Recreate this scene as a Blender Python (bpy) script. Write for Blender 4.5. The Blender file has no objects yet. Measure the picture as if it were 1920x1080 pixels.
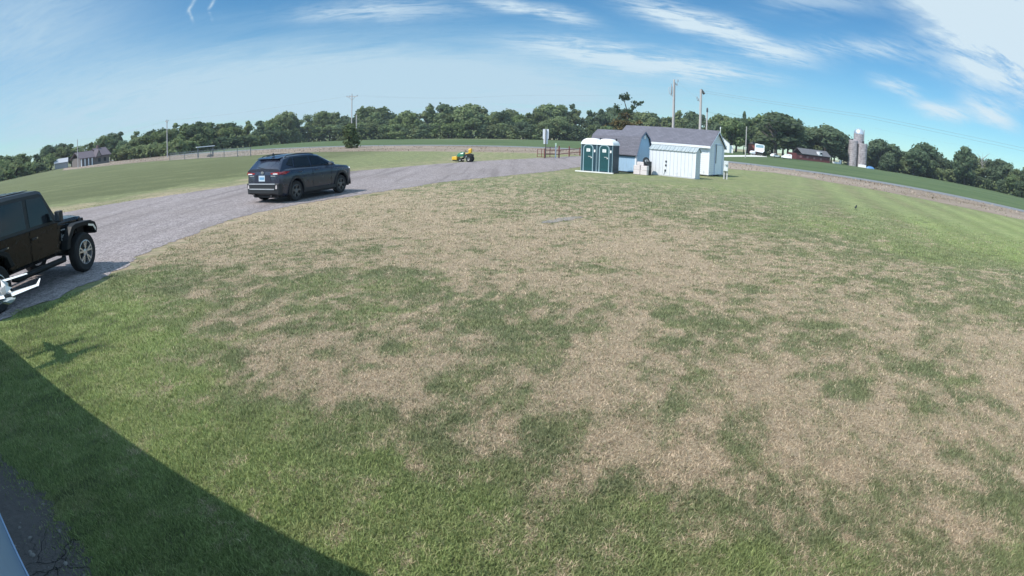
import bpy, math, random
import numpy as np
from mathutils import Vector, Matrix

random.seed(7)
RNG = np.random.default_rng(7)
R = math.radians
PI = math.pi
SC = bpy.context.scene
COL = SC.collection

# ------------------------------------------------------------------ camera
CAM_H = 2.4
PITCH, ROLL, FPX = 15.1, 1.13, 1095.0           # security camera: wide equisolid lens
cam_d = bpy.data.cameras.new('camera')
cam = bpy.data.objects.new('camera', cam_d)
COL.objects.link(cam)
SC.camera = cam
cam_d.type = 'PANO'
try:
    cam_d.panorama_type = 'FISHEYE_EQUISOLID'
    cam_d.fisheye_lens = FPX / 1920 * 36
    cam_d.fisheye_fov = R(180)
except AttributeError:
    cam_d.cycles.panorama_type = 'FISHEYE_EQUISOLID'
    cam_d.cycles.fisheye_lens = FPX / 1920 * 36
    cam_d.cycles.fisheye_fov = R(180)
cam_d.sensor_width = 36
cam_d.sensor_height = 20.25
cam_d.sensor_fit = 'HORIZONTAL'
cam_d.clip_start = 0.02
cam_d.clip_end = 6000
_p, _r = R(PITCH), R(ROLL)
_F = Vector((0, math.cos(_p), -math.sin(_p)))
_U0 = Vector((0, math.sin(_p), math.cos(_p)))
_R0 = Vector((1, 0, 0))
_CR = _R0 * math.cos(_r) + _U0 * math.sin(_r)
_CU = _U0 * math.cos(_r) - _R0 * math.sin(_r)
cam.matrix_world = Matrix(((_CR.x, _CU.x, -_F.x, 0), (_CR.y, _CU.y, -_F.y, 0), (_CR.z, _CU.z, -_F.z, CAM_H), (0, 0, 0, 1)))


def ray(px, py):
    """direction seen at a point of the 1920 x 1080 photograph"""
    x, y = px - 960, 540 - py
    r = math.hypot(x, y) + 1e-9
    th = 2 * math.asin(r / 2 / FPX)
    return (_CR * (x / r) + _CU * (y / r)) * math.sin(th) + _F * math.cos(th)


def gp(px, py, z=0.0):
    d = ray(px, py)
    t = (z - CAM_H) / d.z
    return (d.x * t, d.y * t)


def azel(px, py):
    d = ray(px, py)
    return math.atan2(d.x, d.y), math.asin(d.z)


def polar(az_deg, D):
    return (D * math.sin(R(az_deg)), D * math.cos(R(az_deg)))


# ------------------------------------------------------------------ sun, sky, exposure
SUN_AZ = R(59.5 + 180)         # clockwise from +Y, direction TOWARDS the sun
SUN_EL = R(52)
sd = bpy.data.lights.new('sun', 'SUN')
sd.energy = 5.0
sd.angle = R(0.53)
sd.color = (1.0, 0.955, 0.89)
sun = bpy.data.objects.new('sun', sd)
COL.objects.link(sun)
_s = Vector((math.sin(SUN_AZ) * math.cos(SUN_EL), math.cos(SUN_AZ) * math.cos(SUN_EL), math.sin(SUN_EL)))
sun.rotation_euler = _s.to_track_quat('Z', 'Y').to_euler()
sun.location = (0, 0, 30)

SC.view_settings.view_transform = 'Standard'
SC.view_settings.look = 'None'
SC.view_settings.exposure = 0.2
SC.view_settings.gamma = 1.0
SC.cycles.max_bounces = 6
SC.cycles.transparent_max_bounces = 8

world = bpy.data.worlds.new('World')
SC.world = world
world.use_nodes = True


class NT:
    """small helper for building node trees"""
    def __init__(s, tree):
        s.t = tree
        tree.nodes.clear()

    def n(s, typ, ins=None, **kw):
        nd = s.t.nodes.new(typ)
        for k, v in kw.items():
            setattr(nd, k, v)
        for k, v in (ins or {}).items():
            s.put(nd.inputs[k], v)
        return nd

    def put(s, sock, v):
        if isinstance(v, bpy.types.NodeSocket):
            s.t.links.new(v, sock)
        elif isinstance(v, bpy.types.Node):
            s.t.links.new(v.outputs[0], sock)
        else:
            sock.default_value = v

    def m(s, op, a, b=None, c=None, clamp=False):
        nd = s.t.nodes.new('ShaderNodeMath')
        nd.operation = op
        nd.use_clamp = clamp
        for i, v in enumerate((a, b, c)):
            if v is not None:
                s.put(nd.inputs[i], v)
        return nd.outputs[0]

    def vm(s, op, a, b=None, scale=None):
        nd = s.t.nodes.new('ShaderNodeVectorMath')
        nd.operation = op
        s.put(nd.inputs[0], a)
        if b is not None:
            s.put(nd.inputs[1], b)
        if scale is not None:
            s.put(nd.inputs['Scale'], scale)
        return nd.outputs['Value'] if op in ('DOT_PRODUCT', 'LENGTH') else nd.outputs[0]

    def mix(s, f, a, b, blend='MIX'):
        nd = s.t.nodes.new('ShaderNodeMix')
        nd.data_type = 'RGBA'
        nd.blend_type = blend
        s.put(nd.inputs[0], f)
        s.put(nd.inputs[6], c4(a))
        s.put(nd.inputs[7], c4(b))
        return nd.outputs[2]

    def noise(s, vec, scale, detail=4, rough=0.55, dim='3D', dist=0.0):
        nd = s.n('ShaderNodeTexNoise', {'Scale': scale, 'Detail': detail, 'Roughness': rough, 'Distortion': dist}, noise_dimensions=dim)
        if vec is not None:
            s.put(nd.inputs['Vector'], vec)
        return nd.outputs[0]

    def ramp(s, f, lo, hi, a=0.0, b=1.0, smooth=True):
        nd = s.n('ShaderNodeMapRange', {'From Min': lo, 'From Max': hi, 'To Min': a, 'To Max': b})
        nd.interpolation_type = 'SMOOTHSTEP' if smooth else 'LINEAR'
        nd.clamp = True
        s.put(nd.inputs['Value'], f)
        return nd.outputs[0]


def c4(c):
    if isinstance(c, (tuple, list)) and len(c) == 3:
        return (*c, 1.0)
    return c


def build_sky():
    t = NT(world.node_tree)
    sky = t.n('ShaderNodeTexSky', sky_type='NISHITA')
    sky.sun_disc = False
    sky.sun_elevation = SUN_EL
    sky.sun_rotation = SUN_AZ
    sky.altitude = 250
    sky.air_density = 1.0
    sky.dust_density = 0.0
    sky.ozone_density = 3.0
    hs = t.n('ShaderNodeHueSaturation', {'Saturation': 1.1, 'Value': 1.0, 'Hue': 0.5, 'Color': t.mix(1.0, sky.outputs[0], (0.70, 0.975, 1.07), 'MULTIPLY')})
    co = t.n('ShaderNodeTexCoord').outputs['Generated']
    d = t.vm('NORMALIZE', co)
    sx = t.n('ShaderNodeSeparateXYZ', {0: d})
    # high cirrus layer: streaks on a plane far above, drawn out along the wind
    zz = t.m('ADD', sx.outputs[2], 0.16)
    u = t.m('DIVIDE', sx.outputs[0], zz)
    v = t.m('DIVIDE', sx.outputs[1], zz)
    flat = t.n('ShaderNodeCombineXYZ', {0: u, 1: v, 2: 0.0}).outputs[0]
    rot = t.n('ShaderNodeMapping', {'Vector': flat, 'Rotation': (0, 0, R(-28)), 'Scale': (0.85, 2.6, 1)}).outputs[0]
    wisp = t.noise(rot, 1.7, 8, 0.62, dist=0.5)
    fine = t.noise(rot, 7.0, 6, 0.65, dist=0.8)
    lump = t.noise(flat, 2.3, 6, 0.6, dist=0.3)
    tex = t.m('ADD', t.m('MULTIPLY', wisp, 0.6), t.m('MULTIPLY', fine, 0.4))
    total = None
    puffs = [  # ends of each cloud streak in the sky, half width, strength, softness
        ((1165, 4), (1432, 78), 20, 1.3, 0), ((1345, 82), (1540, 114), 17, 0.85, 0), ((1500, 84), (1725, 100), 17, 0.7, 0),
        ((1690, -20), (1960, 125), 58, 1.7, 1), ((1800, -20), (1990, 90), 70, 1.5, 1), ((880, -6), (1105, 42), 13, 1.2, 0),
        ((1712, 198), (1812, 218), 13, 1.1, 1), ((1806, 190), (1905, 232), 17, 1.0, 1), ((1635, 146), (1725, 178), 12, 0.8, 0),
        ((960, 82), (1360, 138), 24, 0.95, 0), ((1180, 120), (1470, 152), 14, 0.55, 0), ((1750, 120), (1960, 180), 34, 0.55, 0),
        ((540, 30), (870, 18), 20, 0.75, 0), ((1420, 0), (1640, 10), 24, 0.5, 0), ((352, 22), (368, -4), 3.0, 0.6, 0), ((354, 20), (362, 40), 2.5, 0.6, 0), ((391, 20), (402, -2), 3.0, 0.55, 0), ((391, 18), (398, 38), 2.5, 0.5, 0),
    ]
    for (a, b, w, k, soft) in puffs:
        A, B = ray(*a), ray(*b)
        mid = (A + B).normalized()
        ax = (B - A)
        half = ax.length / 2
        ax.normalize()
        pr = mid.cross(ax).normalized()
        du = t.m('DIVIDE', t.vm('DOT_PRODUCT', d, tuple(ax)), half)
        dv = t.m('DIVIDE', t.vm('DOT_PRODUCT', d, tuple(pr)), w / FPX)
        # ragged edge
        dv = t.m('ADD', dv, t.m('MULTIPLY', t.m('SUBTRACT', lump, 0.5), 2.6))
        e = t.m('ADD', t.m('POWER', t.m('ABSOLUTE', du), 3.0), t.m('MULTIPLY', dv, dv))
        g = t.m('POWER', 2.718, t.m('MULTIPLY', e, -1.0))
        mul = t.ramp(tex, 0.36, 0.60) if not soft else t.ramp(tex, 0.26, 0.58)
        g = t.m('MULTIPLY', t.m('MULTIPLY', g, k), mul)
        total = g if total is None else t.m('ADD', total, g)
    puff = total
    # the wide milky veil over the left and middle of the sky
    for (c, sa, se, k) in (((300, 190), 0.60, 0.09, 1.0), ((800, 150), 0.32, 0.058, 0.8), ((40, 40), 0.20, 0.07, 0.8), ((900, 190), 0.5, 0.05, 0.45)):
        az, el = azel(*c)
        ax = Vector((math.cos(az), -math.sin(az), 0))
        up = Vector((-math.sin(az) * math.sin(el), -math.cos(az) * math.sin(el), math.cos(el)))
        fw = ray(*c)
        da = t.m('DIVIDE', t.vm('DOT_PRODUCT', d, tuple(ax)), sa)
        dz = t.m('DIVIDE', t.m('SUBTRACT', sx.outputs[2], math.sin(el)), se)
        dz = t.m('ADD', dz, t.m('MULTIPLY', t.m('SUBTRACT', wisp, 0.5), 1.5))
        e = t.m('ADD', t.m('POWER', t.m('ABSOLUTE', da), 2.0), t.m('POWER', t.m('ABSOLUTE', dz), 2.5))
        g = t.m('MULTIPLY', t.m('POWER', 2.718, t.m('MULTIPLY', e, -1.0)), k)
        fwd = t.ramp(t.vm('DOT_PRODUCT', d, tuple(fw)), 0.2, 0.6)
        g = t.m('MULTIPLY', t.m('MULTIPLY', g, fwd), t.ramp(tex, 0.25, 0.62, 0.5, 1.0))
        total = t.m('ADD', total, g)
    # added cloud overhead and behind, out of view: fill light for the shade
    over = t.m('MAXIMUM', t.ramp(sx.outputs[1], 0.2, -0.2), t.ramp(sx.outputs[2], 0.42, 0.62))
    back = t.m('MULTIPLY', over, t.ramp(wisp, 0.36, 0.62, 0.15, 0.95))
    total = t.m('ADD', total, back)
    cov = t.m('MINIMUM', t.m('MULTIPLY', total, 0.92), 0.93)
    pf = t.m('DIVIDE', t.m('MINIMUM', puff, total), t.m('ADD', total, 0.001))
    cov = t.m('MULTIPLY', cov, t.ramp(sx.outputs[2], 0.0, 0.05, 0.5, 1.0))
    cloud = t.mix(pf, (4.7, 6.4, 7.6, 1), (6.3, 7.6, 8.4, 1))
    col = t.mix(cov, hs.outputs[0], t.mix(over, cloud, (9.0, 13.4, 17.4, 1)))  # overhead part brighter and bluer, an added fill
    bg = t.n('ShaderNodeBackground', {'Color': col, 'Strength': 0.096})
    t.n('ShaderNodeOutputWorld', {'Surface': bg.outputs[0]})


build_sky()

# ------------------------------------------------------------------ materials
MATS = {}


def mat(name, col, rough=0.6, metal=0.0, var=0.12, vscale=6.0, bump=0.0, bscale=40.0, coat=0.0, spec=0.5, trans=0.0, emit=None, col2=None, c2=(0.5, 0.7)):
    if name in MATS:
        return MATS[name]
    m = bpy.data.materials.new(name)
    m.use_nodes = True
    t = NT(m.node_tree)
    co = t.n('ShaderNodeTexCoord').outputs['Object']
    nz = t.noise(co, vscale, 5, 0.6)
    dark = tuple(c * (1 - var) for c in col)
    lite = tuple(min(1, c * (1 + var)) for c in col)
    cc = t.mix(nz, dark, lite)
    if col2 is not None:
        n2 = t.noise(co, vscale * 0.6, 6, 0.7)
        cc = t.mix(t.ramp(n2, *c2), cc, col2)
    b = t.n('ShaderNodeBsdfPrincipled', {'Base Color': cc, 'Metallic': metal, 'Specular IOR Level': spec})
    t.put(b.inputs['Roughness'], t.ramp(nz, 0.2, 0.8, max(0.02, rough - 0.08), min(1, rough + 0.08), False))
    if coat:
        b.inputs['Coat Weight'].default_value = coat
        b.inputs['Coat Roughness'].default_value = 0.03
    if trans:
        b.inputs['Transmission Weight'].default_value = trans
    if bump:
        bp = t.n('ShaderNodeBump', {'Strength': bump, 'Distance': 0.02, 'Height': t.noise(co, bscale, 4, 0.6)})
        t.put(b.inputs['Normal'], bp.outputs[0])
    t.n('ShaderNodeOutputMaterial', {'Surface': b.outputs[0]})
    MATS[name] = m
    return m


def stripes_mat(name, col, axis, period, depth=0.5, rough=0.5, groove=(0.0, 0.12), metal=0.0, gcol=0.6, var=0.08, shape='GROOVE', grime=0.0):
    """siding, lap boards, corrugation: pattern on one surface, along an object axis"""
    m = bpy.data.materials.new(name)
    m.use_nodes = True
    t = NT(m.node_tree)
    co = t.n('ShaderNodeTexCoord').outputs['Object']
    s = t.n('ShaderNodeSeparateXYZ', {0: co})
    f = t.m('FRACT', t.m('DIVIDE', s.outputs[axis], period))
    if shape == 'LAP':
        h = t.m('SUBTRACT', 1.0, f)
        g = t.ramp(f, 0.86, 0.98)
    elif shape == 'WAVE':
        h = t.m('SINE', t.m('MULTIPLY', f, 2 * PI))
        g = t.ramp(h, -0.5, -0.95)
    else:
        g = t.m('SUBTRACT', 1.0, t.m('MULTIPLY', t.ramp(f, groove[0], groove[1]), 1.0))
        h = t.m('SUBTRACT', 1.0, g)
    nz = t.noise(co, 3.0, 5, 0.65)
    base = t.mix(nz, tuple(c * (1 - var) for c in col), tuple(min(1, c * (1 + var)) for c in col))
    cc = t.mix(g, base, tuple(c * gcol for c in col))
    if grime:      # scuffs and splashed dirt on the lowest boards, faint runs above
        sc_ = t.noise(t.n('ShaderNodeMapping', {'Vector': co, 'Scale': (7, 7, 2.2)}).outputs[0], 1.0, 6, .75)
        low = t.ramp(t.m('ADD', s.outputs[2], t.m('MULTIPLY', t.noise(co, 1.3, 3, .6), .7)), 1.15, .55)
        cc = t.mix(t.m('MULTIPLY', t.m('MULTIPLY', t.ramp(sc_, .54, .66), low), grime), cc, (.16, .15, .15))
        rn = t.noise(t.n('ShaderNodeMapping', {'Vector': co, 'Scale': (3.5, 3.5, .35)}).outputs[0], 1.0, 5, .7)
        cc = t.mix(t.ramp(rn, .5, .75, 0, .28 * grime), cc, tuple(c * .62 for c in col))
    b = t.n('ShaderNodeBsdfPrincipled', {'Base Color': cc, 'Roughness': rough, 'Metallic': metal})
    bp = t.n('ShaderNodeBump', {'Strength': depth, 'Distance': 0.02, 'Height': h})
    t.put(b.inputs['Normal'], bp.outputs[0])
    t.n('ShaderNodeOutputMaterial', {'Surface': b.outputs[0]})
    return m


def shingle_mat(name, col, axis=2):
    m = bpy.data.materials.new(name)
    m.use_nodes = True
    t = NT(m.node_tree)
    co = t.n('ShaderNodeTexCoord').outputs['Object']
    br = t.n('ShaderNodeTexBrick', {'Vector': t.n('ShaderNodeMapping', {'Vector': co, 'Rotation': (R(90), 0, 0)}).outputs[0], 'Scale': 1.0, 'Brick Width': 0.32, 'Row Height': 0.1, 'Mortar Size': 0.012, 'Color1': (0.9, 0.9, 0.9, 1), 'Color2': (1.15, 1.15, 1.15, 1), 'Mortar': (0.6, 0.6, 0.6, 1)})
    nz = t.noise(co, 1.4, 6, 0.6)
    c = t.mix(nz, tuple(x * 0.82 for x in col), tuple(x * 1.18 for x in col))
    c = t.mix(1.0, c, br.outputs[0], 'MULTIPLY')
    b = t.n('ShaderNodeBsdfPrincipled', {'Base Color': c, 'Roughness': 0.85})
    bp = t.n('ShaderNodeBump', {'Strength': 0.3, 'Distance': 0.02, 'Height': br.outputs[0]})
    t.put(b.inputs['Normal'], bp.outputs[0])
    t.n('ShaderNodeOutputMaterial', {'Surface': b.outputs[0]})
    return m


# ------------------------------------------------------------------ mesh helpers
class MB:
    def __init__(s):
        s.v, s.f, s.mi = [], [], []

    def add(s, vs, fs, M=None, mi=0):
        o = len(s.v)
        for v in vs:
            v = Vector(v)
            s.v.append(tuple(M @ v) if M is not None else tuple(v))
        for f in fs:
            s.f.append([i + o for i in f])
            s.mi.append(mi)
        return s

    def box(s, c, d, M=None, rot=None, mi=0):
        x, y, z = d[0] / 2, d[1] / 2, d[2] / 2
        vs = [(a * x, b * y, e * z) for e in (-1, 1) for a, b in ((-1, -1), (1, -1), (1, 1), (-1, 1))]
        T = Matrix.Translation(c)
        if rot is not None:
            T = T @ rot
        if M is not None:
            T = M @ T
        return s.add(vs, [(3, 2, 1, 0), (4, 5, 6, 7), (0, 1, 5, 4), (1, 2, 6, 5), (2, 3, 7, 6), (3, 0, 4, 7)], T, mi)

    def tube(s, pts, r, n=8, cap=True, M=None):
        pts = [Vector(p) for p in pts]
        rs = r if isinstance(r, (list, tuple)) else [r] * len(pts)
        vs, fs = [], []
        prev = None
        for i, p in enumerate(pts):
            d = (pts[min(i + 1, len(pts) - 1)] - pts[max(i - 1, 0)]).normalized()
            a = prev if prev is not None else (Vector((0, 0, 1)) if abs(d.z) < 0.9 else Vector((1, 0, 0)))
            a = (a - d * a.dot(d))
            if a.length < 1e-5:
                a = d.orthogonal()
            a.normalize()
            prev = a
            b = d.cross(a)
            for k in range(n):
                q = 2 * PI * k / n
                vs.append(p + (a * math.cos(q) + b * math.sin(q)) * rs[i])
        for i in range(len(pts) - 1):
            for k in range(n):
                k2 = (k + 1) % n
                fs.append((i * n + k, i * n + k2, (i + 1) * n + k2, (i + 1) * n + k))
        if cap:
            fs.append(tuple(range(n))[::-1])
            fs.append(tuple((len(pts) - 1) * n + k for k in range(n)))
        return s.add(vs, fs, M)

    def lathe(s, prof, n=20, M=None, close=False):
        """profile of (radius, z) turned about z"""
        vs, fs = [], []
        for (r, z) in prof:
            for k in range(n):
                q = 2 * PI * k / n
                vs.append((r * math.cos(q), r * math.sin(q), z))
        m = len(prof)
        for i in range(m - 1 + (1 if close else 0)):
            j = (i + 1) % m
            for k in range(n):
                k2 = (k + 1) % n
                fs.append((i * n + k, i * n + k2, j * n + k2, j * n + k))
        if not close:
            if prof[0][0] > 1e-4:
                fs.append(tuple(range(n))[::-1])
            if prof[-1][0] > 1e-4:
                fs.append(tuple((m - 1) * n + k for k in range(n)))
        return s.add(vs, fs, M)

    def prism(s, poly, ext, M=None):
        """3D polygon swept by a vector"""
        n = len(poly)
        e = Vector(ext)
        vs = [Vector(p) for p in poly] + [Vector(p) + e for p in poly]
        fs = [tuple(range(n))[::-1], tuple(range(n, 2 * n))]
        for i in range(n):
            j = (i + 1) % n
            fs.append((i, j, n + j, n + i))
        return s.add(vs, fs, M)

    def loft(s, secs, M=None):
        """secs: list of (x, [(y, z) half section bottom-centre .. top-centre]) mirrored about y = 0"""
        rings = []
        for x, h in secs:
            ring = [(x, y, z) for y, z in h] + [(x, -y, z) for y, z in h[::-1] if abs(y) > 1e-6]
            rings.append(ring)
        n = len(rings[0])
        vs = [p for r_ in rings for p in r_]
        fs = []
        for i in range(len(rings) - 1):
            for k in range(n):
                k2 = (k + 1) % n
                fs.append((i * n + k, (i + 1) * n + k, (i + 1) * n + k2, i * n + k2))
        fs.append(tuple(range(n)))
        fs.append(tuple((len(rings) - 1) * n + k for k in range(n))[::-1])
        return s.add(vs, fs, M)

    def build_each(s, name, m, parent=None, **k):
        """every separate piece becomes an object of its own"""
        n = len(s.v)
        up = list(range(n))

        def find(a):
            while up[a] != a:
                up[a] = up[up[a]]
                a = up[a]
            return a
        for f in s.f:
            for i in f[1:]:
                up[find(i)] = find(f[0])
        groups = {}
        for i in range(n):
            groups.setdefault(find(i), []).append(i)
        outs = []
        for ids in groups.values():
            mp = {a: b for b, a in enumerate(ids)}
            q = MB()
            q.add([s.v[i] for i in ids], [[mp[i] for i in f] for f in s.f if f[0] in mp])
            outs.append(q.build(name, m, parent, **k))
        return outs

    def build(s, name, m, parent=None, smooth=None, bevel=0.0, fix=True):
        me = bpy.data.meshes.new(name)
        me.from_pydata(s.v, [], s.f)
        if fix:
            import bmesh
            bm = bmesh.new()
            bm.from_mesh(me)
            bmesh.ops.recalc_face_normals(bm, faces=bm.faces)
            bm.to_mesh(me)
            bm.free()
        for mm in (m if isinstance(m, (list, tuple)) else [m]):
            me.materials.append(mm)
        if isinstance(m, (list, tuple)):
            for p, i in zip(me.polygons, s.mi):
                p.material_index = i
        o = bpy.data.objects.new(name, me)
        COL.objects.link(o)
        if parent is not None:
            o.parent = parent
        if smooth is not None:
            for p in me.polygons:
                p.use_smooth = True
            me.set_sharp_from_angle(angle=R(smooth))
        if bevel:
            b = o.modifiers.new('bevel', 'BEVEL')
            b.width = bevel
            b.segments = 2
            b.limit_method = 'ANGLE'
            b.angle_limit = R(35)
        return o


def tag(o, label=None, cat=None, group=None, kind=None):
    if label:
        o['label'] = label
    if cat:
        o['category'] = cat
    if group:
        o['group'] = group
    if kind:
        o['kind'] = kind
    return o


def empty(name, loc, rz=0.0, label=None, cat=None, group=None, scale=1.0):
    o = bpy.data.objects.new(name, None)
    COL.objects.link(o)
    o.location = loc
    o.rotation_euler = (0, 0, rz)
    o.scale = (scale,) * 3
    return tag(o, label, cat, group)


def copy_tree(o, parent=None):
    c = o.copy()
    COL.objects.link(c)
    if parent is not None:
        c.parent = parent
    for ch in list(o.children):
        copy_tree(ch, c)
    return c


def cut(o, cutters):
    """cut holes (wheel wells) out of a part for good; cutters are removed"""
    for c in cutters:
        c.parent = o.parent
        md = o.modifiers.new('cut', 'BOOLEAN')
        md.object = c
        md.operation = 'DIFFERENCE'
        md.solver = 'EXACT'
    bpy.context.view_layer.update()
    dg = bpy.context.evaluated_depsgraph_get()
    dg.update()
    me = bpy.data.meshes.new_from_object(o.evaluated_get(dg))
    o.modifiers.clear()
    o.data = me
    for c in cutters:
        bpy.data.objects.remove(c)
    return o


def frame(ux, uy, C, z=0.0):
    """matrix with local x along (ux, uy), y to its left, origin at C"""
    return Matrix(((ux, -uy, 0, C[0]), (uy, ux, 0, C[1]), (0, 0, 1, z), (0, 0, 0, 1)))


# ------------------------------------------------------------------ ground
def vnoise(x, y, seed=0):
    """value noise, vectorised"""
    xi, yi = np.floor(x).astype(np.int64), np.floor(y).astype(np.int64)
    fx, fy = x - xi, y - yi
    fx, fy = fx * fx * (3 - 2 * fx), fy * fy * (3 - 2 * fy)

    def h(a, b):
        n = (a * 374761393 + b * 668265263 + seed * 974634777) & 0xffffffff
        n = ((n ^ (n >> 13)) * 1274126177) & 0xffffffff
        return ((n ^ (n >> 16)) & 0xffff) / 65535.0
    return (h(xi, yi) * (1 - fx) + h(xi + 1, yi) * fx) * (1 - fy) + (h(xi, yi + 1) * (1 - fx) + h(xi + 1, yi + 1) * fx) * fy


def fbm(x, y, seed=0, o=4):
    a, r, n = 1.0, 0.0, 0.0
    for k in range(o):
        r = r + a * vnoise(x, y, seed + k)
        n += a
        a *= 0.55
        x, y = x * 2.03 + 17.1, y * 2.03 + 5.7
    return r / n


# how green the turf is across the lawn (the dry spell has browned it in the middle)
GREEN = [
    (345, [(700, .42), (900, .46), (1100, .5), (1300, .58), (1450, .58), (1600, .6)]),
    (390, [(450, .15), (600, .16), (720, .2), (900, .32), (1100, .36), (1300, .5), (1500, .56), (1700, .62), (1850, .62)]),
    (430, [(380, .2), (600, .14), (800, .16), (1000, .24), (1200, .22), (1400, .56), (1600, .62), (1800, .74), (1900, .74)]),
    (480, [(300, .25), (500, .25), (650, .32), (850, .16), (1050, .22), (1250, .1), (1400, .2), (1600, .34), (1750, .66), (1900, .76)]),
    (530, [(250, .62), (330, .5), (450, .45), (600, .56), (760, .56), (900, .3), (1050, .26), (1200, .16), (1350, .22), (1500, .3), (1700, .4), (1900, .52)]),
    (590, [(60, .9), (200, .86), (350, .62), (450, .32), (560, .55), (700, .62), (820, .46), (900, .54), (1050, .4), (1180, .3), (1300, .5), (1450, .26), (1600, .28), (1750, .3), (1900, .54)]),
    (650, [(100, .95), (250, .86), (400, .6), (550, .16), (700, .3), (850, .24), (1000, .56), (1150, .08), (1300, .5), (1450, .46), (1600, .44), (1750, .42), (1900, .2)]),
    (720, [(200, .9), (350, .82), (500, .54), (620, .3), (740, .14), (860, .42), (1000, .34), (1150, .12), (1250, .36), (1400, .18), (1600, .4), (1740, .42), (1900, .14)]),
    (800, [(150, .9), (350, .82), (500, .72), (650, .62), (800, .54), (920, .34), (1030, .48), (1150, .3), (1250, .42), (1380, .3), (1500, .12), (1650, .18), (1800, .26), (1900, .28)]),
    (880, [(100, .9), (300, .85), (500, .78), (700, .74), (900, .64), (1000, .6), (1100, .3), (1250, .3), (1320, .14), (1450, .38), (1600, .14), (1750, .24), (1850, .36)]),
    (950, [(200, .9), (500, .82), (700, .8), (900, .76), (1050, .64), (1200, .7), (1350, .6), (1500, .42), (1650, .52), (1800, .32), (1900, .6)]),
    (1060, [(300, .9), (600, .86), (800, .8), (1000, .72), (1200, .74), (1400, .76), (1600, .72), (1750, .62), (1900, .62)]),
]
TUFTS = [  # single clumps of greener or barer turf
    (1735, 770, 44, 22, .8), (1840, 752, 30, 12, .6), (870, 728, 62, 17, .6), (740, 658, 36, 14, .6), (920, 690, 36, 14, .65), (1030, 795, 56, 24, .45),
    (620, 668, 30, 10, .6), (660, 678, 26, 8, .55), (1250, 765, 60, 24, .45), (1600, 732, 64, 20, .6), (1380, 887, 22, 10, .6), (1390, 830, 50, 30, .3),
    (1710, 690, 60, 14, .5), (1800, 715, 50, 16, .5), (1540, 640, 60, 14, .5), (1260, 650, 40, 14, .5), (1340, 610, 70, 18, .5), (1270, 590, 50, 14, .4),
    (1550, 613, 34, 8, .6), (1450, 560, 60, 9, .5), (1400, 545, 60, 9, .45), (1560, 528, 40, 7, .5), (1680, 530, 40, 8, .5), (1750, 578, 34, 8, .5),
    (1160, 508, 60, 10, .45), (1080, 495, 60, 7, .4), (780, 545, 70, 18, .4), (560, 545, 60, 12, .4), (690, 470, 30, 7, .4), (870, 470, 40, 7, .35),
    (880, 415, 40, 6, .3), (1790, 860, 30, 14, .6), (1870, 930, 40, 40, .4), (1640, 930, 50, 20, .4), (1490, 705, 34, 12, .5), (1410, 470, 120, 10, .4),
    (1700, 480, 170, 14, .3), (950, 560, 60, 14, .35), (1010, 620, 90, 20, .35), (560, 615, 60, 12, .4),
    (1310, 850, 46, 28, -.5), (1150, 830, 50, 20, -.35), (760, 600, 60, 20, -.35), (1000, 660, 20, 8, -.3), (1590, 890, 60, 14, -.4),
]
_cp = np.array([(*gp(x, y), v) for y, row in GREEN for x, v in row])
_tf = []
for (x, y, rx, ry, v) in TUFTS:
    cx, cy = gp(x, y)
    ex = gp(x + rx, y)
    ey = gp(x, y + ry)
    _tf.append((cx, cy, ex[0] - cx, ex[1] - cy, ey[0] - cx, ey[1] - cy, v))


_edge = [gp(*p) for p in [(60, 402), (150, 393), (230, 379), (317, 367), (430, 350), (656, 321), (727, 316), (850, 305), (1007, 297)]]


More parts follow.
